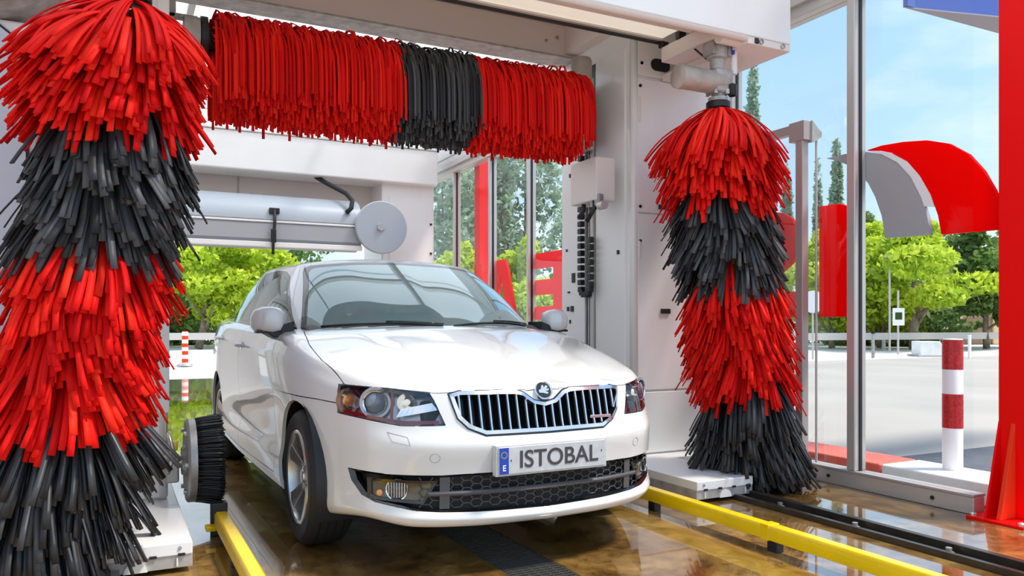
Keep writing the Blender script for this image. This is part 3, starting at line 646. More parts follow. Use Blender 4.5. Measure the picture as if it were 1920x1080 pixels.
def brush_head(o, x, sgn):
    """hub, gearbox and motor over a side brush, in the brush's own space"""
    G().lathe([(.0,2.395),(.075,2.395),(.075,2.430),(.07,2.435),(.0,2.435)], (x,0,0), 2, 24).build('hub_disc', 'black', o, 40)
    G().lathe([(.0,2.435),(.06,2.435),(.062,2.460),(.035,2.475),(.035,2.535)], (x,0,0), 2, 24).build('hub', 'dull_metal', o, 40)
    m = G().tube([(x-sgn*.29,0,2.555),(x-sgn*.06,0,2.555),(x+sgn*.03,0,2.555)], [.072,.072,.066], 24).build('motor', 'rust_motor', o, 50)
    G().tube([(x-sgn*.325,0,2.555),(x-sgn*.318,0,2.555),(x-sgn*.285,0,2.555)], [.055,.075,.075], 24).build('motor_cap', 'rust_motor', m, 50)
    part_box('gearbox', 'dull_metal', o, x-.06, x+.075, -.06, .06, 2.485, 2.635, .015)
    G().lathe([(.045,2.635),(.045,2.695),(.065,2.705),(.065,2.775),(.05,2.785),(.05,2.80)], (x-.01,0,0), 2, 20).build('swivel', 'dull_metal', o, 40)
    part_box('clevis', 'grey_metal', o, x-.085, x-.05, -.05, .05, 2.715, 2.80, .008); part_box('clevis', 'grey_metal', o, x+.04, x+.07, -.05, .05, 2.715, 2.80, .008)
    G().tube([(x+.10,-.03,2.615),(x+.10,-.03,2.80)], .022, 12).build('damper', 'white_panel', o, 60)
    pbr('blue_tape', (.02,.05,.45), .5) if 'blue_tape' not in MAT else None
    G().tube([(x+.075,-.05,2.735),(x+.075,-.05,2.80)], .012, 8).build('hose', 'blue_tape', o, 60)
    G().lathe([(.02,2.465),(.028,2.475),(.028,2.535),(.012,2.545)], (x+.06,-.06,0), 2, 10).build('fitting', 'black', o, 40)
    for k in range(5): G().lathe([(.012,2.475),(.012,2.505),(0,2.510)], (x+.065*math.cos(k*1.26), .065*math.sin(k*1.26), 0), 2, 6).build('bolt', 'bolt_steel', o)
sbr = side_brush(3.385, 3.67, 3.80, 'red and black bristle side brush standing at right before the glass wall', .515, 300, 11, .022); brush_head(sbr, -.285, 1)
sbl = side_brush(.07, -.27, 3.66, 'large red and black bristle side brush in the left foreground', .49, 300, 5, .024, 1.0); brush_head(sbl, .34, -1)
# horizontal top brush
tb = empty('top_brush', (1.68, 4.6, 2.61), label='long red and black horizontal bristle brush hanging above the car', cat='brush')
TX0, TX1 = .47-1.68, 2.83-1.68
G().tube([(TX0-.10,0,0),(TX1+.12,0,0)], .06, 16).build('core', 'black', tb, 60)
g = np.random.default_rng(21); P=[]; D=[]; S=[]; L=[]; B=[]; Wd=[]; X=[]
for i, x in enumerate(np.arange(TX0+.01, TX1, .025)):
    ph = g.uniform(0, 6.28)
    for k in range(24):
        th = 2*math.pi*k/24+ph+g.normal(0, .12)
        for q in range(2):
            t2 = th+g.normal(0, .06); rad = np.array([0, math.cos(t2), math.sin(t2)])
            up = max(0, rad[2])
            P.append((x+g.uniform(-.014,.014), rad[1]*.075, rad[2]*.075)); D.append(rad+np.array([g.normal(0,.12)+.20,0,0]))
            S.append((1, g.normal(0,.15), g.normal(0,.15))); L.append((.50 if rad[2] > .2 else .42)+.05*min(0,rad[2])+g.normal(0,.02)-.30*max(0,g.random()-.45)*(rad[2] > -.1)); B.append(1.55+.35*up+g.normal(0,.08)); Wd.append(.014*g.uniform(.75,1.2)); X.append(x)
P=np.array(P); D=np.array(D); D/=np.linalg.norm(D,axis=1)[:,None]; S=np.array(S); L=np.array(L); X=np.array(X)
def hang(P, D0, L, W, side, K=9, thick=.005):
    pos = P.copy(); d = D0.copy(); rings = []; seg = (L/K)[:,None]
    for k in range(K+1):
        s = side-d*np.sum(side*d, axis=1)[:,None]; s /= np.linalg.norm(s, axis=1)[:,None]; nrm = np.cross(s, d); hw = (W*.5)[:,None]; ht = thick*.5
        rings.append(np.stack([pos-s*hw-nrm*ht, pos+s*hw-nrm*ht, pos+s*hw+nrm*ht, pos-s*hw+nrm*ht], 1))
        pos = pos+d*seg; d = d*.5+np.array([0,0,-.46 if k < 2 else -.60])+np.array([0,1,0])*(np.sign(D0[:,1])*.05)[:,None]*(k < 3); d /= np.linalg.norm(d, axis=1)[:,None]
    return np.stack(rings, 1)
Vs = hang(P, D, L, np.array(Wd), S); r = g.random(len(P))
xa, xb_ = 1.50-1.68, 1.99-1.68
for nm, k, m in (('left_red_bristles', X < xa, 'foam_red'), ('middle_black_bristles', (X >= xa) & (X <= xb_), 'foam_black'), ('right_red_bristles', X > xb_, 'foam_red')): emit(nm, Vs[k], m, tb, r[k])
for x, z, c in ((-.62,.12,'foam_red'),(-.18,.17,'foam_red'),(-.14,.15,'foam_red'),(-.1,.13,'foam_red'),(.10,.12,'foam_black'),(.36,.13,'foam_red')):
    G().tube([(x,0,.05),(x+.01,-.02,z*.8),(x+.03,-.03,z),(x+.06,-.05,z*.9),(x+.10,-.08,.04)], .004, 6).build('stray_loop', c, tb, 180)
# brush end fittings
G().lathe([(.06,TX0-.05),(.115,TX0-.05),(.115,TX0-.015),(.06,TX0-.015)], (0,0,0), 0, 28, True).build('end_flange', 'black', tb, 40)
G().lathe([(0,TX0-.135),(.105,TX0-.135),(.105,TX0-.055),(0,TX0-.055)], (0,0,0), 0, 28).build('bearing_disc', 'dull_metal', tb, 40)
G().lathe([(.02,TX0-.19),(.02,TX0-.13)], (0,0,0), 0, 12).build('shaft', 'black', tb, 40)
G().lathe([(0,TX0-.36),(.07,TX0-.36),(.078,TX0-.34),(.078,TX0-.20),(.06,TX0-.185),(0,TX0-.185)], (0,0,0), 0, 24).build('motor', 'grey_metal', tb, 40)
part_box('motor_bracket', 'grey_metal', tb, TX0-.37, TX0-.30, -.05, .05, .0, .30, .008); part_box('cross_arm', 'dull_metal', tb, TX0-.40, TX0-.06, .02, .07, .10, .125, .004); part_box('upright', 'dull_metal', tb, TX0-.23, TX0-.17, .02, .07, .0, .26, .006)
part_box('stay', 'dull_metal', tb, TX0-.40, TX0-.02, .03, .06, -.15, -.135, .003)
G().lathe([(0,TX1+.0),(.10,TX1+.0),(.10,TX1+.05),(0,TX1+.05)], (0,0,0), 0, 28).build('bearing_disc', 'dull_metal', tb, 40)
G().lathe([(0,-.02),(.06,-.02),(.06,.1),(0,.1)], (TX1+.13,.22,-.02), 0, 20).build('gear_motor', 'rust_motor', tb, 40)
G().lathe([(.0,.16),(.072,.16),(.075,.18),(.075,.33),(.065,.35),(0,.35)], (TX1+.12,.12,-.04), 2, 24).build('motor_can', 'rust_motor', tb, 40)
part_box('gear_case', 'dull_metal', tb, TX1+.06, TX1+.19, .06, .2, -.12, .13, .02)
G().tube([(TX1+.20,.30,.36),(TX1+.20,.30,.02),(TX1+.16,.24,-.04)], .016, 8).build('hose', 'black', tb, 180); part_box('hose_clip', 'black', tb, TX1+.19, TX1+.26, .28, .36, .34, .37, .005)
part_box('slide_plate', 'aluminium', tb, TX1+.19, TX1+.28, .20, .45, -.30, .22, .006)
part_box('slide_block', 'black', tb, TX1+.16, TX1+.21, .24, .30, -.20, .06, .006)
jb = part_box('junction_box', 'beam_grey', tb, TX1+.10, TX1+.26, -.10, .24, -.72, -.42, .012)
for x, y_, z in ((.12,-.05,-.77),(.16,.05,-.79),(.14,.12,-.76)): G().tube([(TX1+x,y_,-.70),(TX1+x,y_,z),(TX1+x-.03,y_+.02,z-.06)], .017, 8).build('cable_gland', 'black', jb, 180)
G().lathe([(0,-.03),(.03,-.03),(.03,.03),(0,.03)], (TX1+.13,-.13,-.76), 1, 14).build('roller', 'aluminium', jb, 40); part_box('roller_arm', 'grey_metal', jb, TX1+.11, TX1+.15, -.12, .0, -.76, -.68, .006)
# wheel brush on the left base
wb = empty('wheel_brush', (.36, 4.38, .335), label='round black wheel brush with steel disc beside the left guide rail', cat='brush')
G().lathe([(0,-.05),(.07,-.05),(.08,-.03),(.205,-.03),(.215,-.02),(.215,.012),(0,.012)], (0,0,0), 0, 40).build('disc', 'grey_metal', wb, 40)
for k in range(6): G().lathe([(.012,-.045),(.012,-.03)], (0,.17*math.cos(k*1.047),.17*math.sin(k*1.047)), 0, 8).build('bolt', 'bolt_steel', wb)
g = np.random.default_rng(3); n = 2600
th = g.uniform(0, 2*math.pi, n); q = .05+.165*np.sqrt(g.random(n)); rad = np.stack([np.zeros(n), np.cos(th), np.sin(th)], 1)
P = rad*q[:,None]+np.array([.012,0,0]); D = np.array([1,0,0])+rad*(.16*(q/.215)**2)[:,None]+g.normal(0,.03,(n,3)); D /= np.linalg.norm(D,axis=1)[:,None]
S = np.cross(D, rad)+1e-4
emit('bristles', strip_mesh(P, D, .125+g.normal(0,.006,n), np.full(n,.0055), S/np.linalg.norm(S,axis=1)[:,None], np.full(n,.10), 4, .004), 'foam_dark', wb, g.random(n)*.6)
G().tube([(-.16,0,0),(-.05,0,0)], .035, 14).build('axle', 'bolt_steel', wb, 40); part_box('drive_box', 'grey_metal', wb, -.13, -.065, -.07, .07, -.10, .02, .01)
part_box('valve', 'yellow_paint', wb, -.115, -.07, -.05, -.01, .06, .11, .006); G().tube([(-.12,-.08,.16),(-.09,-.09,.05),(-.12,-.07,-.05)], .012, 8).build('hose', 'bolt_steel', wb, 180)
# framed glass splash panel beside the right brush
sp = empty('splash_panel', (4.09, 3.78, 0), label='framed clear splash panel behind the right brush', cat='panel')
part_box('frame_post', 'frame_taupe', sp, -.03, .03, -.03, .03, .0, 2.32, .006); part_box('frame_post', 'frame_taupe', sp, -.03, .03, 1.55, 1.61, .0, 2.32, .006)
part_box('frame_rail', 'frame_taupe', sp, -.03, .03, -.03, 1.61, 2.32, 2.38, .006); part_box('frame_rail', 'frame_taupe', sp, -.03, .03, .03, 1.55, .02, .10, .006)
G().box(-.004, .004, .03, 1.55, .10, 2.32).build('pane', 'wall_glass', sp)
part_box('corner_plate', 'frame_taupe', sp, -.036, .036, -.05, .08, 2.26, 2.39, .004)
G().prism([(.03,2.39),(.12,2.32),(.12,2.29),(.05,2.25),(.03,2.25)], 1, -.06, -.02).build('bracket', 'dull_metal', sp)
G().tube([(.09,-.04,2.27),(.09,-.04,.12)], .008, 8).build('hanger_rod', 'aluminium', sp, 60)
for z in (2.33, 2.28): G().lathe([(.008,-.004),(.008,.003),(0,.004)], (-.01,-.032,z), 1, 8).build('rivet', 'bolt_steel', sp)
# ---------------------------------------------------------------- drying gantry at the far end
dg = empty('drying_gantry', (1.7, 10.1, 0), label='white drying gantry with horizontal blower tube behind the car', cat='car wash')
def dbox(nm, mt, x0, x1, y0, y1, z0, z1, bv=.008, p=None): return part_box(nm, mt, dg if p is None else p, x0-1.7, x1-1.7, y0-10.1, y1-10.1, z0, z1, bv)
dbox('header', 'white_paint', -.6, 3.95, 10.0, 10.5, 2.93, 3.40, .02); dbox('header_cap', 'white_panel', -.62, 3.97, 9.98, 10.9, 3.40, 3.44, .008)
bp_ = dbox('back_panel', 'beam_grey', .2, 3.3, 10.62, 10.68, 2.42, 3.35, .006); dbox('panel_seam', 'dull_metal', 1.42, 1.44, 10.608, 10.622, 2.42, 2.95, .002, bp_)
c2 = dbox('column', 'white_paint', 3.2, 3.95, 10.15, 11.0, .1, 2.95, .02); dbox('door_panel', 'white_panel', 3.3, 3.92, 10.135, 10.16, .3, 2.78, .006, c2)
for z in (1.6, 2.0, 2.4): dbox('screw', 'black', 3.88, 3.91, 10.125, 10.14, z, z+.03, .004, c2)
dbox('column', 'white_paint', -.45, .3, 10.15, 11.0, .1, 2.95, .02)
dbox('carriage_base', 'white_panel', 3.1, 4.0, 9.7, 11.2, .03, .12, .008); dbox('carriage_base', 'white_panel', -.5, .4, 9.7, 11.2, .03, .12, .008)
def dsh(g_): g_.v = [(a-1.7, b-10.1, c) for a, b, c in g_.v]; return g_
TY, TZ, TR = 10.05, 2.30, .36
DY, DX, DZ = 9.62, 3.03, 2.27
dsh(G().lathe([(0,-.02),(.325,-.02),(.335,-.01),(.335,.03),(0,.03)], (DX, DY, DZ), 1, 64)).build('end_disc', 'dryer_grey', dg, 40)
dsh(G().lathe([(0,-.05),(.05,-.05),(.055,-.02)], (DX-.02, DY, DZ), 1, 6)).build('disc_bolt', 'dryer_dark', dg)
dsh(G().tube([(DX,DY+.03,DZ),(DX,DY+.5,DZ)], .12, 20)).build('disc_axle', 'dryer_dark', dg, 60)
# blower casing: D-shaped shell with a slotted nozzle lip
pr = [(TY+.34*math.cos(R(a)), TZ+.34*math.sin(R(a))) for a in range(20, 205, 9)]+[(TY-.345,TZ-.16),(TY-.30,TZ-.28),(TY-.05,TZ-.33),(TY+.2,TZ-.28)]
cs = dsh(G().prism(pr, 0, .35, 2.80)).build('blower_casing', 'dryer_grey', dg, 35)
dbox('casing_rib', 'dryer_dark', .35, 2.75, TY-.358, TY-.335, TZ-.005, TZ+.012, .003, cs); dbox('casing_lip', 'white_panel', .35, 2.80, TY-.36, TY-.30, TZ-.33, TZ-.27, .006, cs)
dbox('nozzle_slot', 'dryer_dark', 0.35, 2.78, TY-.352, TY-.34, TZ-.235, TZ-.05, .004, cs); dbox('casing_edge', 'white_panel', 0.35, 2.78, TY-.362, TY-.335, TZ-.035, TZ-.012, .003, cs)
dsh(G().tube([(1.72,TY-.36,TZ+.12),(1.72,TY-.385,TZ-.02),(1.70,TY-.385,TZ-.30),(1.70,TY-.37,TZ-.42)], .018, 8)).build('cable', 'black', dg, 180); dbox('cable_clamp', 'black', 1.66, 1.78, TY-.37, TY-.32, TZ+.07, TZ+.14, .006)
dbox('cable_grip', 'black', 1.675, 1.735, TY-.40, TY-.37, TZ-.28, TZ-.12, .006)
dsh(G().tube([(2.30,10.2,2.97),(2.42,10.05,2.86),(2.62,9.8,2.70),(2.68,9.72,2.60),(2.66,9.70,2.50),(2.60,9.7,2.44)], .03, 10)).build('corrugated_hose', 'rubber', dg, 180)
dbox('hose_bracket', 'black', 2.75, 2.85, TY-.40, TY-.36, TZ-.09, TZ-.03, .006)
# ---------------------------------------------------------------- car body surface
def pchip(xs, ys, x):
    xs = np.asarray(xs, float); ys = np.asarray(ys, float); x = np.clip(np.asarray(x, float), xs[0], xs[-1])
    h = np.diff(xs); hs = h.reshape((-1,)+(1,)*(ys.ndim-1)); dl = np.diff(ys, axis=0)/hs
    m = np.zeros_like(ys)
    if len(xs) > 2:
        w1 = 2*hs[1:]+hs[:-1]; w2 = hs[1:]+2*hs[:-1]
        with np.errstate(divide='ignore', invalid='ignore'):
            mm = (w1+w2)/(w1/dl[:-1]+w2/dl[1:])
        m[1:-1] = np.where(dl[:-1]*dl[1:] > 0, mm, 0)
    m[0] = dl[0]; m[-1] = dl[-1]
    i = np.clip(np.searchsorted(xs, x, side='right')-1, 0, len(xs)-2)
    sh = x.shape+(1,)*(ys.ndim-1)
    hh = h[i].reshape(sh); t = ((x-xs[i])/h[i]).reshape(sh)
    return (ys[i]*(1+2*t)*(1-t)**2+m[i]*hh*t*(1-t)**2+ys[i+1]*t*t*(3-2*t)+m[i+1]*hh*t*t*(t-1))

OUT = np.array([(0,0),(.25,.012),(.45,.055),(.58,.112),(.675,.195),(.742,.295),(.80,.435),(.848,.62),(.882,.88),(.898,1.3),(.905,1.9),
                (.907,2.5),(.904,3.1),(.898,3.57),(.88,4.0),(.85,4.3),(.79,4.48),(.68,4.58),(.45,4.64),(.2,4.657),(0,4.659)])
OT = np.concatenate([[0], np.cumsum(np.linalg.norm(np.diff(OUT, axis=0), axis=1))])
ZC = np.array([(.05,.765),(.1,.775),(.16,.79),(.3,.835),(.5,.885),(.8,.962),(1.1,1.025),(1.3,1.045),(2.4,1.085),(3.6,1.12),(4.0,1.125),(4.4,1.13),(4.54,1.12),(4.6,1.08)])
DR = np.array([(.05,.045),(.4,.055),(.9,.065),(1.3,.045),(2.4,.05),(3.6,.05),(4.2,.055),(4.6,.05)])
def ztop(x, y):
    x = np.abs(x)
    z = pchip(ZC[:,0], ZC[:,1], y)-pchip(DR[:,0], DR[:,1], y)*(x/.76)**2.2
    fade = np.clip(1-y/1.15, 0, 1)
    ln = .30+.27*np.clip(y/1.1, 0, 1)                       # bonnet crease lines
    z = z+.010*np.clip(fade*1.6, 0, 1)*np.clip(1-np.abs(x-ln)/.11, 0, 1)**1.5
    z = z+.012*np.exp(-(x/.11)**2)*np.clip(1-y/.7, 0, 1)
    return z
# stations: (outline index, eight (z, inset) levels, three (depth below the top, inset) levels)
STN = [
 (0,  [(.20,.14),(.203,.04),(.238,.0),(.275,.022),(.42,.016),(.535,.0),(.60,.032),(.70,.058)], [(.03,.072),(.008,.09),(0,.12)]),
 (3,  [(.205,.14),(.21,.04),(.25,.0),(.295,.018),(.42,.012),(.54,.0),(.61,.026),(.70,.048)], [(.03,.066),(.008,.085),(0,.115)]),
 (5,  [(.225,.14),(.23,.04),(.27,.0),(.315,.006),(.42,.003),(.545,.0),(.63,.014),(.715,.03)], [(.04,.052),(.012,.075),(0,.11)]),
 (7,  [(.20,.14),(.205,.03),(.25,.005),(.32,.0),(.45,.0),(.57,.0),(.68,.008),(.77,.022)], [(.05,.045),(.015,.07),(0,.11)]),
 (8,  [(.20,.14),(.205,.04),(.25,.01),(.33,.0),(.46,-.005),(.60,-.005),(.71,.002),(.80,.015)], [(.06,.035),(.017,.062),(0,.105)]),
 (9,  [(.19,.12),(.195,.03),(.24,.01),(.33,.006),(.45,.018),(.60,.010),(.74,.0),(.865,.006)], [(.075,.022),(.025,.045),(0,.085)]),
 (11, [(.19,.12),(.195,.03),(.24,.008),(.33,.002),(.45,.020),(.60,.010),(.76,.0),(.90,.004)], [(.085,.018),(.03,.04),(0,.075)]),
 (13, [(.20,.12),(.205,.04),(.25,.01),(.33,.0),(.46,-.006),(.60,-.006),(.77,.0),(.92,.008)], [(.085,.026),(.03,.05),(0,.09)]),
 (15, [(.22,.12),(.225,.03),(.28,.0),(.36,.0),(.46,.0),(.60,.0),(.78,.015),(.93,.03)], [(.07,.048),(.02,.07),(0,.10)]),
 (20, [(.24,.12),(.245,.03),(.30,.0),(.38,.0),(.50,.0),(.62,.01),(.80,.05),(.96,.07)], [(.05,.08),(.02,.095),(0,.12)]),
]
SKEY = np.array([0,1,2,3,4.2,5.6,6.6,7.6,8.6,9.3,10])     # level parameter
def lower_wall(nt=170, ns=64):
    """half wall: arrays (nt, ns, 3), x >= 0"""
    # denser columns round the nose
    u = np.linspace(0, 1, nt); T = OT[-1]
    t = T*pchip([0,.30,.78,1.0], [0,.19,.82,1.0], u)
    P = pchip(OT, OUT, t)
    dP = np.gradient(P, t, axis=0); dP /= np.linalg.norm(dP, axis=1)[:,None]
    dP[0] = (1,0); dP[-1] = (-1,0)
    N = np.stack([dP[:,1], -dP[:,0]], 1)                     # outward in plan
    tk = OT[[s[0] for s in STN]]
    low = pchip(tk, np.array([[list(q) for q in s[1]] for s in STN]), t)   # nt,8,2
    top = pchip(tk, np.array([[list(q) for q in s[2]] for s in STN]), t)   # nt,3,2
    ins = np.concatenate([low[:,:,1], top[:,:,1]], 1)         # nt,11
    xy = P[:,None,:]-ins[:,:,None]*N[:,None,:]
    xy[...,0] = np.maximum(xy[...,0], 0); xy[0,:,0] = 0; xy[-1,:,0] = 0
    z = np.zeros(ins.shape); z[:,:8] = low[:,:,0]
    zt = ztop(xy[:,10,0], xy[:,10,1])
    z[:,8:] = zt[:,None]-top[:,:,0]
    K = np.concatenate([xy, z[...,None]], 2)                  # nt,11,3
    s = np.linspace(0, 10, ns)
    W = pchip(SKEY, np.swapaxes(K, 0, 1), s)                  # ns,nt,3
    return np.swapaxes(W, 0, 1)
def lower_lid(W, nf=26):
    e = W[:,-1,:]; f = np.linspace(1, 0, nf)
    x = e[:,0][:,None]*f[None]; y = np.repeat(e[:,1][:,None], nf, 1)
    return np.stack([x, y, ztop(x, y)], 2)
RZ = .028
GB = np.array([(0,1.10,.99),(.3,1.13,.985),(.55,1.21,.97),(.70,1.34,.955),(.768,1.47,.955),(.805,1.7,.965),(.826,2.1,.98),(.832,2.6,1.0),
               (.824,3.1,1.015),(.795,3.5,1.03),(.745,3.8,1.05),(.66,3.96,1.07),(.45,4.06,1.09),(0,4.10,1.10)])
GR = np.array([(0,1.95,1.415),(.3,1.975,1.412),(.51,2.04,1.398),(.588,2.11,1.384),(.612,2.22,1.378),(.628,2.38,1.382),(.644,2.6,1.388),(.652,2.8,1.388),
               (.648,3.0,1.378),(.632,3.2,1.355),(.60,3.36,1.325),(.51,3.46,1.30),(.28,3.53,1.295),(0,3.55,1.30)])
GR[:,2] += RZ
RC = np.array([(1.9,1.405),(1.95,1.418),(2.2,1.447),(2.5,1.463),(2.9,1.458),(3.2,1.425),(3.45,1.355),(3.56,1.31)]); RC[:,1] += RZ
def green_wall(nt=120, ns=34):
    k = np.arange(len(GB)); u = np.linspace(0, len(GB)-1, nt)
    B = pchip(k, GB, u); R = pchip(k, GR, u)
    s = np.linspace(0, 1, ns)
    W = B[:,None,:]*(1-s)[None,:,None]+R[:,None,:]*s[None,:,None]
    # bulge outwards, rounding over at the roof edge
    d = np.gradient(.5*(B+R)[:,:2], axis=0); d /= np.linalg.norm(d, axis=1)[:,None]; d[0] = (1,0); d[-1] = (-1,0)
    n = np.stack([d[:,1], -d[:,0]], 1)
    sidew = np.clip(np.abs(n[:,0])*1.2, 0, 1)
    b = (.028*sidew+.022*(1-sidew))[:,None]*np.sin(np.pi*s**1.15)[None]
    W[...,:2] += n[:,None,:]*b[...,None]
    W[...,2] += .5*b*(1-s)[None]*.0+.35*b
    W[0,:,0] = 0; W[-1,:,0] = 0
    return W
def roof_lid(W, nf=22):
    e = W[:,-1,:]; f = np.linspace(1, 0, nf)
    x = e[:,0][:,None]*f[None]; y = np.repeat(e[:,1][:,None], nf, 1)
    zc = pchip(RC[:,0], RC[:,1], e[:,1])
    zz = e[:,2][:,None]+(np.maximum(zc, e[:,2])-e[:,2])[:,None]*(1-f**2)[None]**.8
    return np.stack([x, y, zz], 2)
# ---------------------------------------------------------------- car
def paint():
    m = pbr('car_white', (.725,.715,.695), .28, coat=1.0); b = m.node_tree.nodes['Principled BSDF']; b.inputs['Coat Roughness'].default_value = .03
paint()
pbr('lamp_grey', (.42,.44,.48), .25, metal=.5); pbr('amber', (.85,.36,.12), .2, coat=.6); pbr('red_reflection', (.28,.012,.02), .2, coat=.5)  # the dark red stands for the brush mirrored in the lamps
pbr('reflector', (.85,.86,.88), .1, metal=1.0); pbr('fog_housing', (.10,.075,.035), .12, coat=.6); pbr('plate_white', (.55,.56,.57), .35, noise=(30,.1)); pbr('plate_blue', (.01,.06,.42), .35)
pbr('letter_grey', (.05,.05,.055), .5); pbr('dash', (.035,.037,.04), .6); pbr('seat_cloth', (.11,.12,.125), .8); pbr('rim_alloy', (.62,.60,.57), .25, metal=.85)
pbr('lens_blue', (.16,.20,.27), .08, coat=1.0); pbr('seam_grey', (.35,.35,.35), .5)
car = empty('car', (1.66, 2.90, 0), R(.8), 'white saloon car with wet paint standing in the wash bay', 'car')
def inpoly(P, poly):
    P = np.asarray(P, float); r = np.zeros(len(P), bool); n = len(poly)
    for i in range(n):
        (x0,y0), (x1,y1) = poly[i], poly[(i+1)%n]
        if y0 == y1: continue
        c = ((y0 > P[:,1]) != (y1 > P[:,1])) & (P[:,0] < (x1-x0)*(P[:,1]-y0)/(y1-y0)+x0); r ^= c
    return r
def grid_bm(grids):
    """mirrored quad grids -> one welded bmesh, outward faces"""
    bm = bmesh.new()
    for g_, sg in [(g_, sg) for g_ in grids for sg in (1, -1)]:
        a, b = g_.shape[:2]
        vs = [[bm.verts.new((sg*p[0], p[1], p[2])) for p in row] for row in g_.tolist()]
        for i in range(a-1):
            for j in range(b-1):
                q = (vs[i][j], vs[i+1][j], vs[i+1][j+1], vs[i][j+1])
                bm.faces.new(q if sg > 0 else q[::-1])
    bmesh.ops.remove_doubles(bm, verts=bm.verts, dist=2e-4)
    bmesh.ops.dissolve_degenerate(bm, edges=bm.edges, dist=1e-4)
    bm.normal_update(); return bm
XY, XZ, YZ = 0, 1, 2
EX, EY, EZ = Vector((1,0,0)), Vector((0,1,0)), Vector((0,0,1))
def cut(bm, poly, e1, e2, filt, pid):
    """score the outline into the surface and mark the faces inside with pid"""
    lay = bm.faces.layers.int.get('pid') or bm.faces.layers.int.new('pid')
    lo = Vector((min(p[0] for p in poly), min(p[1] for p in poly))); hi = Vector((max(p[0] for p in poly), max(p[1] for p in poly)))
    def box2(f):
        a = [v.co.dot(e1) for v in f.verts]; b = [v.co.dot(e2) for v in f.verts]; return min(a), max(a), min(b), max(b)
    cand = set()
    for f in bm.faces:
        if f[lay] == 0 and filt(f):
            a0, a1, b0, b1 = box2(f)
            if a1 > lo.x-.01 and a0 < hi.x+.01 and b1 > lo.y-.01 and b0 < hi.y+.01: cand.add(f)
    n = len(poly)
    for i in range(n):
        p, q = poly[i], poly[(i+1)%n]
        sx0, sx1 = sorted((p[0], q[0])); sy0, sy1 = sorted((p[1], q[1]))
        sel = []
        for f in cand:
            a0, a1, b0, b1 = box2(f)
            if a1 > sx0-.001 and a0 < sx1+.001 and b1 > sy0-.001 and b0 < sy1+.001: sel.append(f)
        if not sel: continue
        es = {e for f in sel for e in f.edges}; vs = {v for f in sel for v in f.verts}
        no = e1*(-(q[1]-p[1]))+e2*(q[0]-p[0])
        if no.length < 1e-9: continue
        res = bmesh.ops.bisect_plane(bm, geom=list(sel)+list(es)+list(vs), dist=1e-4, plane_co=e1*p[0]+e2*p[1], plane_no=no.normalized())
        cand = {f for f in cand if f.is_valid} | {g_ for g_ in res['geom'] if isinstance(g_, bmesh.types.BMFace)}
    cl = [f for f in cand if f.is_valid and f[lay] == 0]
    if not cl: return []
    C = np.array([((c := f.calc_center_median()).dot(e1), c.dot(e2)) for f in cl])
    out = [f for f, k in zip(cl, inpoly(C, poly)) if k]
    for f in out: f[lay] = pid
    return out
def panel(bm, faces, name, mat, parent, gap=.0022, depth=.018, smooth=38, push=0.0):
    """copy faces into an object: rim drawn in by gap and folded inwards by depth"""
    faces = list(faces)
    if not faces: return None
    vm = {}; V = []; N = []
    for f in faces:
        for v in f.verts:
            if v not in vm: vm[v] = len(V); V.append(v.co.copy()+v.normal*push); N.append(v.normal.copy())
    fs = set(faces); F = [tuple(vm[v] for v in f.verts) for f in faces]
    acc = {}; rim = []
    for f in faces:
        for l in f.loops:
            e = l.edge
            if sum(1 for g_ in e.link_faces if g_ in fs) == 1:
                a, b = l.vert, l.link_loop_next.vert; rim.append((vm[a], vm[b]))
                d = (b.co-a.co)
                if d.length > 1e-7:
                    inn = f.normal.cross(d.normalized())
                    for v in (a, b): acc.setdefault(vm[v], []).append(inn)
    if gap:
        for i, l in acc.items():
            s = Vector((0,0,0))
            for q in l: s += q
            if s.length > 1e-6: V[i] = V[i]+s.normalized()*gap
    if depth:
        low = {}
        for i in acc: low[i] = len(V); V.append(V[i]-N[i]*depth)
        for a, b in rim: F.append((b, a, low[a], low[b]))
    me = bpy.data.meshes.new(name); me.from_pydata([tuple(v) for v in V], [], F); me.validate(); me.update()
    return link_mesh(name, me, mat, parent, smooth)
def offset2(poly, d):
    """inward offset of a counter-clockwise outline"""
    n = len(poly); ar = sum(poly[i][0]*poly[(i+1)%n][1]-poly[(i+1)%n][0]*poly[i][1] for i in range(n)); sg = 1 if ar > 0 else -1; out = []
    for i in range(n):
        a, b, c = Vector(poly[i-1]), Vector(poly[i]), Vector(poly[(i+1)%n])
        u, v = (b-a).normalized(), (c-b).normalized()
        n1, n2 = Vector((-u.y,u.x))*sg, Vector((-v.y,v.x))*sg; m = (n1+n2)
        m = m.normalized() if m.length > 1e-6 else n1
        k = max(.5, m.dot(n1)); out.append(tuple(b+m*(d/k)))
    return out
def clip(poly, lo, hi):
    def half(P, c, keep):
        out = []
        for i in range(len(P)):
            a, b = P[i-1], P[i]; ka, kb = keep(a[0]), keep(b[0])
            if ka != kb:
                t = (c-a[0])/(b[0]-a[0]); out.append((c, a[1]+t*(b[1]-a[1])))
            if kb: out.append(b)
        return out
    return half(half(poly, lo, lambda x: x >= lo), hi, lambda x: x <= hi)
def mirror2(half): return half+[(-x, z) for x, z in reversed(half) if abs(x) > 1e-6]
from mathutils.bvhtree import BVHTree
W = lower_wall(); body = grid_bm([W, lower_lid(W)])
bmesh.ops.recalc_face_normals(body, faces=body.faces)
if max(body.faces, key=lambda f: f.calc_center_median().z).normal.z < 0: bmesh.ops.reverse_faces(body, faces=body.faces)
body.normal_update(); bvh = BVHTree.FromBMesh(body)
def front_y(x, z):
    h = bvh.ray_cast(Vector((x, -1, z)), EY); return h[0].y if h[0] else .1
def front_n(x, z):
    h = bvh.ray_cast(Vector((x, -1, z)), EY); return h[1] if h[0] else Vector((0,-1,0))
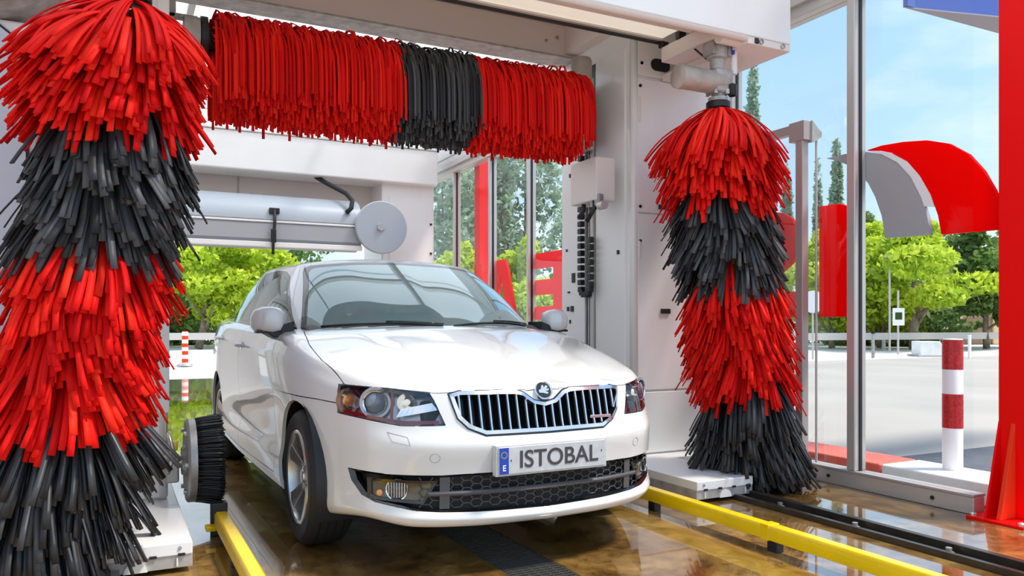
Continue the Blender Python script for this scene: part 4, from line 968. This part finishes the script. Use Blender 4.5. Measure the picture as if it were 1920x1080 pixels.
def fpt(x, z, off):
    h = bvh.ray_cast(Vector((x, -1, z)), EY)
    return tuple(h[0]-h[1]*off) if h[0] else (x, .3+off, z)
def side_x(y, z, sg):
    h = bvh.ray_cast(Vector((sg*2, y, z)), Vector((-sg,0,0))); return h[0].x if h[0] else sg*.88
# the opening under the cabin
gb = [(x*.96, 2.6+(y-2.6)*.965) for x, y, z in GB.tolist()]; cab = [(x,y) for x,y in gb]+[(-x,y) for x,y in reversed(gb[1:-1])]
ff = [f for f in body.faces if f.normal.z > .6 and f.calc_center_median().z > .9]
ii = inpoly(np.array([f.calc_center_median()[:2] for f in ff]), cab)
bmesh.ops.delete(body, geom=[f for f, k in zip(ff, ii) if k], context='FACES')
ID = {}
def mark(key, poly, e1, e2, filt):
    ID[key] = len(ID)+1; cut(body, poly, e1, e2, filt, ID[key])
AR = .352
for s in (-1, 1):
    for key, cy in (('arch_f', .88), ('arch_r', 3.566)):
        mark(key+str(s), [(cy+AR*math.cos(R(a)), .325+AR*math.sin(R(a))) for a in range(-22, 203, 9)]+[(cy-.33,-.1),(cy+.33,-.1)], EY, EZ, lambda f: f.calc_center_median().x*s > .55)
    e1 = Vector((.866*-s, -.5, 0))
    HL = [(-.928,.779),(-.8155,.778),(-.6635,.773),(-.505,.758),(-.478,.716),(-.434,.626),(-.5355,.625),(-.6145,.625),(-.705,.637),(-.8025,.649),(-.92,.66)]
    mark('head'+str(s), HL, e1, EZ, lambda f: f.calc_center_median().y < .75 and f.calc_center_median().x*s > .3)
GH = [(0,.578),(.13,.579),(.29,.580),(.359,.610),(.398,.651),(.412,.70),(.424,.749),(.38,.761),(.137,.759),(.096,.749),(.049,.714),(0,.704)]
GRL = [(x,z) for x,z in GH]+[(-x,z) for x,z in reversed(GH) if x > 1e-6]
mark('grille', GRL, EX, EZ, lambda f: f.calc_center_median().y < .3 and f.normal.y < -.1)
IH = [(0,.264),(.27,.270),(.43,.273),(.576,.284),(.70,.310),(.738,.333),(.765,.385),(.775,.434),(.65,.426),(.472,.423),(.36,.426),(.15,.426),(0,.426)]
INT = [(x,z) for x,z in IH]+[(-x,z) for x,z in reversed(IH) if x > 1e-6]
mark('intake', INT, EX, EZ, lambda f: f.calc_center_median().y < .5 and f.normal.y < -.1)
HO = [(0,-.1),(.62,.0),(.70,.24),(.765,.47),(.793,.74),(.79,1.0),(.765,1.20),(.735,1.36),(.60,1.235),(.3,1.14),(0,1.11)]
HOOD = HO+[(-x,y) for x,y in reversed(HO) if x > 0]
mark('hood', HOOD, EX, EY, lambda f: (f.calc_center_median().z > .757 and f.normal.z > .12 or f.normal.z > .7 and f.calc_center_median().z > .7) and f.calc_center_median().y < 1.5)
for s in (-1, 1):
    sd = lambda f: f.calc_center_median().x*s > .55
    mark('door_f'+str(s), [(1.34,.33),(1.37,.262),(2.465,.25),(2.465,1.2),(1.45,1.2),(1.405,.92),(1.365,.70)], EY, EZ, sd)
    mark('door_r'+str(s), [(2.465,.25),(3.13,.258),(3.20,.45),(3.27,.60),(3.42,.76),(3.48,1.2),(2.465,1.2)], EY, EZ, sd)
    mark('fender'+str(s), [(.48,.70),(.62,.705),(1.365,.70),(1.405,.92),(1.45,1.2),(.2,1.2),(.2,.77),(.40,.74)], EY, EZ, lambda f: f.calc_center_median().x*s > .4)
    mark('fender_l'+str(s), [(1.0,.15),(1.37,.15),(1.37,.262),(1.34,.33),(1.365,.70),(1.0,.70)], EY, EZ, sd)
mark('bumper', [(-.3,.0),(1.0,.0),(1.0,.705),(.62,.705),(.48,.705),(.40,.74),(.2,.78),(-.3,.78)], EY, EZ, lambda f: True)
lay = body.faces.layers.int['pid']; body.normal_update()
grp = {}
for f in body.faces: grp.setdefault(f[lay], []).append(f)
part = lambda key, name, mat, **kw: panel(body, grp.get(ID[key], []), name, mat, car, **kw)
hood = part('hood', 'bonnet', 'car_white'); bumper = part('bumper', 'front_bumper', 'car_white')
doors = {}
for s in (-1, 1):
    grp[ID['fender'+str(s)]] = grp.get(ID['fender'+str(s)], [])+grp.get(ID['fender_l'+str(s)], [])
    part('fender'+str(s), 'fender', 'car_white'); doors['f',s] = part('door_f'+str(s), 'door', 'car_white'); doors['r',s] = part('door_r'+str(s), 'door', 'car_white')
panel(body, grp[0], 'rear_body', 'car_white', car)
# dark underbody behind the seams, wheel wells
part_box('chassis', 'black', car, -.60, .60, .75, 4.45, .20, .84, .02)
part_box('sill_liner', 'black', car, -.80, .80, 1.30, 3.15, .22, .93, .02); part_box('tail_liner', 'black', car, -.78, .78, 3.98, 4.40, .26, 1.0, .02)
part_box('nose_liner', 'black', car, -.52, .52, .16, .45, .24, .72, .02); part_box('engine_cover', 'black', car, -.68, .68, .55, 1.20, .45, .76, .02)
for s in (-1, 1):
    for cy in (.88, 3.566):
        v = G(); n = 24
        ring = [(cy+.362*math.cos(R(a)), .325+.362*math.sin(R(a))) for a in np.linspace(-25, 205, n)]
        xo = s*.872 if cy < 2 else s*.884
        P_ = [(xo,y,z) for y,z in ring]+[(s*.55,y,z) for y,z in ring]; F_ = [(i,i+1,n+i+1,n+i) for i in range(n-1)]+[tuple(range(n,2*n))]
        v.add(P_, F_); v.build('wheel_well', 'black', car, 60)
# wheels
def wheel(x, y, s):
    w_ = empty('wheel', (x, y, .318)); w_.parent = car
    RT = .318; hw = .1025
    prof = [(.215,-hw*.85),(.235,-hw),(.285,-hw*1.02),(.306,-hw*.86),(.316,-hw*.70),(RT,-hw*.4),(RT,hw*.4),(.316,hw*.70),(.306,hw*.86),(.285,hw*1.02),(.235,hw),(.215,hw*.85)]
    ty = G().lathe(prof, (0,0,0), 0, 64, True).build('tyre', 'rubber', w_, 40)
    tr_ = G()
    for k in (-.055,-.018,.018,.055): tr_.lathe([(RT+.0005,k-.003),(RT+.0005,k+.003)], (0,0,0), 0, 64)
    tr_.build('tread_groove', 'black', ty, 60)
    o = s*hw
    G().lathe([(.222,o*.95),(.216,o*1.0),(.205,o*.96),(.200,o*.80),(.198,-o*.8)], (0,0,0), 0, 64).build('rim_lip', 'rim_alloy', w_, 50)
    G().lathe([(0,-o*.1),(.2,-o*.1)], (0,0,0), 0, 48).build('brake_shadow', 'black', w_)
    G().lathe([(.05,o*.0),(.145,o*.0),(.145,o*.12),(.05,o*.12)], (0,0,0), 0, 48, True).build('brake_disc', 'grey_metal', w_, 40)
    for k in range(5):
        a = R(90+72*k+10); sp_ = G()
        c_, s_ = math.cos(a), math.sin(a)
        def q(r, t, h): return (h, r*c_-t*s_, r*s_+t*c_)
        V = []
        for r, t, h0, h1 in ((.03,.034,.62,.30),(.08,.030,.66,.34),(.14,.033,.78,.46),(.185,.042,.90,.60),(.207,.052,.95,.66)):
            V += [q(r,-t,o*h0*.96), q(r,0,o*h0), q(r,t,o*h0*.96), q(r,t*.8,o*h1), q(r,-t*.8,o*h1)]
        F_ = []
        for i in range(4):
            for j in range(5): F_.append((i*5+j, i*5+(j+1)%5, (i+1)*5+(j+1)%5, (i+1)*5+j))
        F_ += [(0,1,2,3,4), (20,21,22,23,24)]
        sp_.add(V, F_).build('spoke', 'rim_alloy', w_, bevel=.004)
        G().lathe([(.0,o*.60),(.009,o*.60),(.009,o*.69),(0,o*.69)], (0,.055*math.cos(a+.63),.055*math.sin(a+.63)), 0, 8).build('wheel_bolt', 'grey_metal', w_)
    G().lathe([(.068,o*.40),(.062,o*.62),(.034,o*.70),(.030,o*.76),(0,o*.78)], (0,0,0), 0, 24).build('hub_cap', 'rim_alloy', w_, 40)
    return w_
for s in (-1, 1):
    for cy in (.88, 3.566): wheel(s*.776, cy, s)
# headlights
for s in (-1, 1):
    hd = Vector((.5*-s, .866, 0)); fs = grp[ID['head'+str(s)]]
    o = empty('headlight'); o.parent = car
    panel(body, fs, 'lens', 'lens_glass', o, gap=.0015, depth=0)
    vm = {}; V = []; F_ = []; rim = []
    S_ = set(fs)
    for f in fs:
        for v in f.verts:
            if v not in vm: vm[v] = len(V); V.append(v.co+hd*.06)
        F_.append([vm[v] for v in f.verts])
        for l in f.loops:
            if sum(1 for q in l.edge.link_faces if q in S_) == 1: rim.append((l.vert, l.link_loop_next.vert))
    k0 = {}
    for a, b in rim:
        for v in (a, b):
            if v not in k0: k0[v] = len(V); V.append(v.co-v.normal*.003)
        F_.append([vm[b], vm[a], k0[a], k0[b]])
    me = bpy.data.meshes.new('housing'); me.from_pydata([tuple(v) for v in V], [], F_); me.update(); link_mesh('housing', me, 'lamp_grey', o, 40)
    def spot(a, z, dep):
        """point inside the lamp at the outline coordinates (a, z), dep behind the lens"""
        e1 = Vector((.866*-s, -.5, 0)); org = e1*a+EZ*z-hd*1.5; h = bvh.ray_cast(org, hd); return h[0]+hd*dep
    def lamp(nm, a, z, dep, prof, mat, sm=40, par=o):
        g_ = G().lathe(prof, (0,0,0), 2, 28); p = spot(a, z, dep); m = hd.to_track_quat('Z','Y').to_matrix()
        g_.v = [tuple(p+m @ Vector(q)) for q in g_.v]; return g_.build(nm, mat, par, sm)
    pj = lamp('projector_ring', -.735, .712, .012, [(.046,.0),(.052,-.004),(.054,.02),(.046,.02)], 'chrome')
    lamp('projector_lens', -.735, .712, .014, [(.0,-.012),(.02,-.010),(.036,-.003),(.044,.006)], 'lens_blue', 180, pj)
    lamp('projector_bowl', -.735, .712, .016, [(.054,.0),(.066,-.002),(.068,.03)], 'lamp_grey', 40, pj)
    lamp('turn_bowl', -.865, .712, .016, [(.030,.03),(.050,.010),(.056,-.004)], 'reflector')
    lamp('turn_bulb', -.868, .712, .012, [(.0,-.006),(.024,.0),(.026,.02)], 'amber', 180)
    lamp('high_beam_bowl', -.60, .715, .02, [(.014,.03),(.030,.012),(.038,-.004)], 'reflector'); lamp('high_beam_bulb', -.60, .715, .018, [(0,0),(.012,.004),(.013,.02)], 'lamp_cover', 180)
    def stripq(nm, pts, dep, mat):
        V = []; 
        for a, z in pts: V.append(spot(a, z, dep))
        n = len(pts)//2; me = bpy.data.meshes.new(nm); me.from_pydata([tuple(v) for v in V], [], [(i, i+1, n+i+1, n+i) for i in range(n-1)]); return link_mesh(nm, me, mat, o)
    A = np.linspace(-.90, -.46, 14); bot = np.interp(A, [-.92,-.8025,-.705,-.6145,-.434], [.660,.649,.637,.625,.626]); top = np.interp(A, [-.928,-.8155,-.6635,-.505,-.47], [.779,.778,.773,.758,.70])
    stripq('lower_strip', [(a,z+.004) for a,z in zip(A,bot)]+[(a,z+.018) for a,z in zip(A,bot)], .010, 'red_reflection')  # reflection of the red brush painted as a strip along the bottom
    stripq('upper_trim', [(a,z-.020) for a,z in zip(A,top)]+[(a,z-.003) for a,z in zip(A,top)], .008, 'black_gloss')
    stripq('inner_reflector', [(a,.655+.03*t) for t,a in zip(np.linspace(0,1,8),np.linspace(-.64,-.47,8))]+[(a,.690+.025*t) for t,a in zip(np.linspace(0,1,8),np.linspace(-.62,-.49,8))], .016, 'chrome')
    stripq('divider', [(a,.64) for a in (-.665,-.65)]+[(a,.755) for a in (-.665,-.655)], .010, 'red_reflection')  # divider coloured with the painted brush reflection too
# grille
gl_ = empty('grille'); gl_.parent = car
panel(body, grp[ID['grille']], 'backing', 'black', gl_, gap=0, depth=0, push=-.06)
def ribbon(nm, outer, inner, po, pi, mat, par, dep=.02):
    """band between two outlines in front view, standing proud of the body by po/pi"""
    n = len(outer); V = [fpt(x, z, -po) for x,z in outer]+[fpt(x, z, -pi) for x,z in inner]+[fpt(x, z, dep) for x,z in inner]+[fpt(x, z, dep) for x,z in outer]
    F_ = []
    for k in range(4):
        for i in range(n): j = (i+1)%n; a, b = k*n, ((k+1)%4)*n; F_.append((a+i, a+j, b+j, b+i))
    g_ = G().add(V, F_); return g_.build(nm, mat, par, 30)
def dense(poly, m=4):
    out = []
    for i in range(len(poly)):
        a, b = poly[i], poly[(i+1)%len(poly)]
        for k in range(m): out.append((a[0]+(b[0]-a[0])*k/m, a[1]+(b[1]-a[1])*k/m))
    return out
G2 = dense(GRL, 3)
ribbon('chrome_frame', offset2(G2, .002), offset2(G2, .017), .007, .012, 'chrome', gl_)
ribbon('frame_outline', offset2(G2, -.004), offset2(G2, .004), .0012, .0012, 'black_gloss', gl_, .01)  # thin black outline round the chrome frame
inner = offset2(GRL, .018)
def zspan(x):
    zs = []
    for i in range(len(inner)):
        a, b = inner[i], inner[(i+1)%len(inner)]
        if (a[0] > x) != (b[0] > x): zs.append(a[1]+(b[1]-a[1])*(x-a[0])/(b[0]-a[0]))
    return (min(zs), max(zs)) if len(zs) > 1 else None
for k in range(-9, 10):
    x = k*.0425+.0001
    zz = zspan(x)
    if zz is None: continue
    Z_ = np.linspace(zz[0], zz[1], 7)
    def slat(nm, w_, f0, dep, mat, par):
        V = []; 
        for z in Z_:
            y = front_y(x, z)+f0
            V += [(x-w_, y, z), (x+w_, y, z), (x+w_, y+dep, z), (x-w_, y+dep, z)]
        F_ = [(i*4+j, i*4+(j+1)%4, (i+1)*4+(j+1)%4, (i+1)*4+j) for i in range(6) for j in range(4)]+[(0,1,2,3),(24,25,26,27)]
        return G().add(V, F_).build(nm, mat, par, 40)
    b_ = slat('slat', .006, .010, .045, 'black_gloss', gl_); slat('slat_edge', .0035, .004, .008, 'chrome', b_)
bdg = part_box('model_badge', 'chrome', gl_, .235, .345, front_y(.29,.63)-.004, front_y(.29,.63)+.006, .622, .635, .002); bdg.rotation_euler.z = 0
# bonnet emblem: ring with a winged arrow
eb = empty('bonnet_emblem'); eb.parent = car
hp = Vector((0, front_y(0,.752), .752)); en = Vector((0,-.90,.43)).normalized()
em_m = Matrix.Translation(hp+en*.006) @ (en.to_track_quat('Z','Y').to_matrix().to_4x4())
def on_badge(me, nm, mat, sm=None): me.transform(em_m); return link_mesh(nm, me, mat, eb, sm)
def lathe_me(prof, n=36):
    o_ = G().lathe(prof, (0,0,0), 2, n).build('tmp', None); me = o_.data; bpy.data.objects.remove(o_); return me
on_badge(lathe_me([(.0,-.012),(.041,-.012),(.041,.001),(.0,.001)]), 'disc', 'black_gloss', 40); on_badge(lathe_me([(.035,.0),(.038,.004),(.043,.003),(.044,-.012)]), 'ring', 'chrome', 60)
wing = [(-.026,-.012),(-.006,-.014),(.014,-.020),(.020,-.012),(.006,-.006),(.022,-.004),(.026,.006),(.012,.004),(.022,.014),(.014,.022),(.002,.010),(.0,.024),(-.010,.018),(-.014,.004),(-.026,.000)]
me = curve_mesh([wing], .003); me.transform(Matrix.Translation((0,0,.003))); on_badge(me, 'wing', 'chrome')
# lower intake with honeycomb, bar, fog lamps
lo_ = empty('lower_intake'); lo_.parent = car
panel(body, grp[ID['intake']], 'backing', 'black', lo_, gap=0, depth=0, push=-.05)
I2 = dense(INT, 3); ribbon('surround', offset2(I2, -.001), offset2(I2, .010), -.001, -.012, 'black_gloss', lo_, .03)
hx = G(); ih = offset2(INT, .012); pw, ph_ = .052, .0315; seen = set()
def hexpts(cx, cz): a, b = pw*.5, ph_*.5; return [(cx-a,cz),(cx-a*.55,cz+b),(cx+a*.55,cz+b),(cx+a,cz),(cx+a*.55,cz-b),(cx-a*.55,cz-b)]
for i in range(-15, 16):
    for j in range(0, 6):
        cx = i*pw*.775; cz = .272+j*ph_+(ph_*.5 if i % 2 else 0)
        if abs(cx) > .55 or not inpoly([(cx,cz)], INT)[0]: continue
        hp_ = hexpts(cx, cz)
        for q in range(6):
            a, b = hp_[q], hp_[(q+1)%6]; key = tuple(sorted((tuple(round(t,3) for t in a), tuple(round(t,3) for t in b))))
            if key in seen or not inpoly([((a[0]+b[0])/2,(a[1]+b[1])/2)], ih)[0]: continue
            seen.add(key); hx.tube([(a[0],front_y(*a)+.016,a[1]),(b[0],front_y(*b)+.016,b[1])], .0028, 5)
tag(hx.build('honeycomb', 'grey_plastic' if 'grey_plastic' in MAT else pbr('grey_plastic', (.085,.085,.09), .3), lo_, 180), kind='stuff')
XS = np.linspace(-.52, .52, 27)
V = []
for x in XS:
    y = front_y(x,.345)
    V += [(x,y+.004,.339),(x,y+.0,.348),(x,y+.006,.356),(x,y+.04,.356),(x,y+.04,.339)]
G().add(V, [(i*5+j, i*5+(j+1)%5, (i+1)*5+(j+1)%5, (i+1)*5+j) for i in range(26) for j in range(5)]).build('cross_bar', 'grey_plastic', lo_, 40)
for x0, x1 in ((-.475,-.435),(.435,.475)):
    V = [(x, front_y(x,z)+.008, z) for x in (x0,x1) for z in (.285,.415)]; G().add(V, [(0,1,3,2)]).build('blank_panel', 'grey_plastic', lo_)
for s in (-1, 1):
    fo = empty('fog_lamp'); fo.parent = lo_ if False else car
    fq = [(.722,.402),(.492,.397),(.540,.310),(.700,.322),(.720,.335)]
    pts = dense(fq, 5); cxy = (.62,.36)
    sc_ = lambda x, z, k: (s*(cxy[0]+(x-cxy[0])*k), cxy[1]+(z-cxy[1])*k)
    V = [fpt(s*x, z, .012) for x,z in pts]+[fpt(*sc_(x, z, .5), .02) for x,z in pts]+[fpt(s*cxy[0], cxy[1], .022)]
    n = len(pts); G().add(V, [(i,(i+1)%n,n+(i+1)%n,n+i) for i in range(n)]+[(n+i,n+(i+1)%n,2*n) for i in range(n)]).build('bezel', 'fog_housing', fo, 60)
    oo, nn_ = dense(offset2(fq,-.004),5), dense(offset2(fq,.008),5)
    V = [fpt(s*x, z, .006) for x,z in oo]+[fpt(s*x, z, .008) for x,z in nn_]+[fpt(s*x, z, .024) for x,z in nn_]
    G().add(V, [(i,(i+1)%n,n+(i+1)%n,n+i) for i in range(n)]+[(n+i,n+(i+1)%n,2*n+(i+1)%n,2*n+i) for i in range(n)]).build('bezel_rim', 'black_gloss', fo, 40)
    fx, fz = s*.635, .363; fp = Vector(fpt(fx, fz, .016)); fm = Vector((-s*.55,.83,0)).normalized().to_track_quat('Z','Y').to_matrix()
    for nm, prof, mt in (('reflector', [(.014,.02),(.034,.012),(.043,.002)], 'reflector'), ('rim', [(.042,.0),(.047,-.003),(.049,.012)], 'chrome'), ('glass', [(0,-.010),(.022,-.007),(.043,.0)], 'lens_glass')):
        g_ = G().lathe(prof, (0,0,0), 2, 28); g_.v = [tuple(fp+fm @ Vector(q)) for q in g_.v]; g_.build(nm, mt, fo, 60)
    fl_ = G()
    for k in range(-3, 4): fl_.box(k*.011-.001, k*.011+.001, -.034+.002*abs(k)**2*.5, .034-.002*abs(k)**2*.5, -.004, .006)
    fl_.v = [tuple(fp+fm @ Vector(q)) for q in fl_.v]; fl_.build('lens_ribs', 'reflector', fo)
    a_ = G().lathe([(0,-.004),(.013,0),(.014,.01)], (0,0,0), 2, 12); q_ = Vector(fpt(s*.69, .345, .012)); a_.v = [tuple(q_+fm @ Vector(t)) for t in a_.v]; a_.build('side_bulb', 'amber', fo, 60)
# number plate
pl_ = empty('number_plate', (0, -.016, .479)); pl_.parent = car
part_box('holder', 'plate_white', pl_, -.272, .272, -.004, .03, -.064, .064, .004); part_box('plate', 'plate_white', pl_, -.262, .262, -.008, -.003, -.056, .056, .003)
part_box('blue_band', 'plate_blue', pl_, -.258, -.215, -.0095, -.006, -.054, .054, .001)
def plate_text(t, size, x, z, sx, mat, nm, dy=-.0098):
    me = text_mesh(t, size, .0012); me.transform(Matrix.Translation((x, dy, z)) @ Matrix.Rotation(R(90), 4, 'X') @ Matrix.Diagonal((sx,1,1,1))); return link_mesh(nm, me, mat, pl_)
plate_text('ISTOBAL', .100, .028, -.002, 1.02, 'letter_grey', 'lettering', -.0092); plate_text('E', .034, -.2365, -.030, 1.0, 'sign_white', 'country_letter', -.0102)
for k in range(12):
    st = G().lathe([(0,-.0102),(.0022,-.0102),(.0022,-.009)], (-.2365+.013*math.cos(R(30*k)), 0, .024+.013*math.sin(R(30*k))), 1, 5); st.build('band_star', 'yellow_paint', pl_)
part_box('plate_screw', 'letter_grey', pl_, -.206, -.201, -.0095, -.006, -.004, .004, .001); part_box('plate_screw', 'letter_grey', pl_, .240, .245, -.0095, -.006, .006, .014, .001)
# bumper seams: tow cover and parking sensors
def seam(pts, nm, par=bumper): return G().tube([(x, front_y(x,z)-.0002, z) for x,z in pts]+[(pts[0][0], front_y(*pts[0])-.0002, pts[0][1])], .0013, 5).build(nm, 'seam_grey', par, 180)
seam(dense([(-.660,.598),(-.595,.580),(-.590,.548),(-.648,.562)], 4), 'tow_cover_seam')
for x in (-.50, .50): seam([(x+.019*math.cos(R(a)), .497+.019*math.sin(R(a))) for a in range(0, 360, 20)], 'parking_sensor')
# greenhouse
GW = green_wall(); gh = grid_bm([GW, roof_lid(GW)]); bmesh.ops.recalc_face_normals(gh, faces=gh.faces)
if max(gh.faces, key=lambda f: f.calc_center_median().z).normal.z < 0: bmesh.ops.reverse_faces(gh, faces=gh.faces)
gh.normal_update(); gbvh = BVHTree.FromBMesh(gh)
body0, ID2 = body, {}
def gmark(key, poly, e1, e2, filt): ID2[key] = len(ID2)+1; cut(gh, poly, e1, e2, filt, ID2[key])
WS = [(0,.975),(.5,.975),(.715,.985),(.722,1.02),(.660,1.20),(.597,1.36),(.580,1.388),(.545,1.404),(.3,1.428),(0,1.437)]
WSF = WS+[(-x,z) for x,z in reversed(WS) if x > 0]
wsi = [(0,1.0),(.5,1.0),(.690,1.005),(.697,1.03),(.636,1.20),(.575,1.352),(.552,1.378),(.52,1.389),(.3,1.411),(0,1.420)]
WSI = wsi+[(-x,z) for x,z in reversed(wsi) if x > 0]
fr_ = lambda f: f.normal.y < -.25 and f.calc_center_median().y < 2.3
gmark('screen', WSI, EX, EZ, fr_); gmark('frit', WSF, EX, EZ, fr_)
RWP = [(0,1.125),(.55,1.125),(.60,1.14),(.50,1.275),(.44,1.295),(0,1.31)]; RWP = RWP+[(-x,z) for x,z in reversed(RWP) if x > 0]
gmark('rear', RWP, EX, EZ, lambda f: f.normal.y > .2 and f.calc_center_median().y > 3.3)
DLO = [(1.50,1.010),(2.5,1.035),(3.3,1.060),(3.70,1.088),(3.68,1.125),(3.53,1.235),(3.33,1.322),(3.08,1.368),(2.75,1.394),(2.45,1.394),(2.25,1.378),(2.08,1.335),(1.85,1.215),(1.64,1.085)]
din = offset2(dense(DLO, 2), .020)
for s in (-1, 1):
    sd = lambda f: f.normal.x*s > .35
    for key, a, b in (('wf',1.74,2.43),('wr',2.52,3.20),('wq',3.25,3.7)): gmark(key+str(s), clip(din, a, b), EY, EZ, sd)
    gmark('dlo'+str(s), DLO, EY, EZ, sd)
lay2 = gh.faces.layers.int['pid']; gh.normal_update(); g2 = {}
for f in gh.faces: g2.setdefault(f[lay2], []).append(f)
panel(gh, g2[0], 'roof_and_pillars', 'car_white', car, gap=.001)
ws_ = panel(gh, g2[ID2['screen']], 'windscreen', 'car_glass', car, gap=0, depth=0); panel(gh, g2[ID2['frit']], 'windscreen_border', 'black_gloss', car, gap=.001, depth=.012)
panel(gh, g2[ID2['rear']], 'rear_window', 'side_glass', car, gap=.001, depth=0)
for s in (-1, 1):
    for key, d_ in (('wf','f'),('wr','r'),('wq','r')): panel(gh, g2.get(ID2[key+str(s)], []), 'window', 'side_glass', doors[d_,s], gap=0, depth=0)
    panel(gh, g2[ID2['dlo'+str(s)]], 'window_frame', 'black_gloss', doors['f',s], gap=.0005, depth=.012)
    for d_, y, z in (('f',2.36,.905),('r',3.36,.935)):
        x = side_x(y, z, s); hd_ = doors[d_,s]
        G().tube([(x-s*.005,y-.10,z),(x+s*.028,y-.085,z+.004),(x+s*.034,y,z+.006),(x+s*.028,y+.085,z+.004),(x-s*.005,y+.10,z)], [.010,.013,.015,.013,.010], 10).build('handle', 'car_white', hd_, 180)
        G().lathe([(.0,.0),(.03,.0),(.034,.004)], (x+s*.001 if s > 0 else x-.003, y, z), 0, 16).build('handle_cup', 'car_white', hd_, 60)
# door mirrors
for s in (-1, 1):
    mi = empty('door_mirror'); mi.parent = car
    secs = []
    for t, (w0, h0, dep, yo, zo) in zip(np.linspace(0, 1, 6), [(0,.052,.05,.02,0),(.03,.068,.075,.005,.002),(.07,.074,.085,0,.004),(.12,.070,.082,.006,.004),(.155,.056,.06,.02,.0),(.17,.030,.03,.035,-.006)]):
        x = s*(.815+w0); ring = []
        for k in range(16):
            a = 2*math.pi*k/16; ca, sa = math.cos(a), math.sin(a)
            yy_ = dep*(-abs(ca)**.75 if ca < 0 else .30*abs(ca)**.5); zz_ = h0*(abs(sa)**.75)*(1 if sa > 0 else -1)
            ring.append((x, 1.47+yo+yy_, 1.060+zo+zz_))
        secs.append(ring)
    V = [p for r_ in secs for p in r_]; F_ = [(i*16+j, i*16+(j+1)%16, (i+1)*16+(j+1)%16, (i+1)*16+j) for i in range(5) for j in range(16)]+[tuple(range(16)), tuple(range(80,96))]
    G().add(V, F_).build('housing', 'car_white', mi, 50)
    G().prism([(s*.83,.992),(s*.97,.992),(s*.965,1.008),(s*.83,1.014)], 1, 1.42, 1.50).build('lower_strip', 'black', mi, bevel=.005)
    G().prism([(s*.77,.968),(s*.875,.968),(s*.92,.995),(s*.90,1.01),(s*.77,1.06)], 1, 1.42, 1.60).build('foot', 'black', mi, bevel=.006)
    g_ = G().lathe([(0,0),(.06,0),(.06,.004),(0,.004)], (0,0,0), 1, 24); g_.v = [(x*1.25+s*.90, y+1.497, z+1.062) for x,y,z in g_.v]; g_.build('mirror_glass', 'chrome', mi, 40)
# wipers
def wiper(pts, nm='wiper'):
    P_ = []
    for x, z in pts:
        h = gbvh.ray_cast(Vector((x,-1,z)), EY); P_.append(h[0]+Vector((0,-.012,.008)) if h[0] else Vector((x,1.2,z)))
    o = empty(nm); o.parent = car
    G().tube(P_, .007, 6).build('blade', 'black', o, 180); G().tube([p+Vector((0,-.012,.012)) for p in P_[:len(P_)//2+1]], .006, 6).build('arm', 'black_gloss', o, 180)
wiper([(-.02+(-.62)*t, 1.020+.030*t*(1-t)*2) for t in np.linspace(0,1,9)]); wiper([(.60-.55*t, 1.022+.07*t*(1-t)) for t in np.linspace(0,1,9)])
G().add([(x, y, z) for x, y, z in [(-.70,1.30,1.0),(-.35,1.12,1.012),(0,1.085,1.016),(.35,1.12,1.012),(.70,1.30,1.0),(-.70,1.42,1.005),(-.35,1.22,1.016),(0,1.18,1.02),(.35,1.22,1.016),(.70,1.42,1.005)]], [(i,i+1,i+6,i+5) for i in range(4)]).build('cowl_panel', 'black', car)
# cabin
ci = empty('cabin'); ci.parent = car
part_box('floor_pan', 'dash', ci, -.74, .74, 1.3, 3.9, .22, .30, .01)
G().prism([(1.30,.55),(1.30,1.00),(1.42,1.035),(1.72,1.03),(1.84,.98),(1.86,.80),(1.80,.55)], 0, -.72, .72).build('dashboard', 'dash', ci, bevel=.02)
stw = G().lathe([(.175+.014*math.cos(R(a)), .014*math.sin(R(a))) for a in range(0,360,45)], (0,0,0), 2, 32, True).box(-.17,.17,-.02,.02,-.008,.008).lathe([(0,-.02),(.06,-.02),(.05,.02),(0,.02)], (0,0,0), 2, 16)
m_ = Matrix.Translation((.37,1.98,.985)) @ Matrix.Rotation(R(-68), 4, 'X'); stw.v = [tuple(m_ @ Vector(q)) for q in stw.v]; stw.build('steering_wheel', 'dash', ci, 60)
for x, y in ((.37,2.45),(-.37,2.45),(.37,3.3),(-.37,3.3)):
    part_box('seat_cushion', 'seat_cloth', ci, x-.25, x+.25, y-.45, y+.05, .45, .60, .05)
    b_ = part_box('seat_back', 'seat_cloth', ci, -.24, .24, -.06, .06, .0, .60, .05); b_.location = (x, y+.05, .55); b_.rotation_euler.x = R(-14)
    h_ = part_box('headrest', 'seat_cloth', ci, -.13, .13, -.04, .04, .0, .17, .035); h_.location = (x, y+.20, 1.17); h_.rotation_euler.x = R(-10)
rm = part_box('inner_mirror', 'black', ci, -.12, .12, -.015, .015, -.035, .035, .01); rm.location = (0, 1.90, 1.33)
part_box('headliner', 'seat_cloth', ci, -.55, .55, 2.12, 3.3, 1.385, 1.40, .005)
body.free(); gh.free()
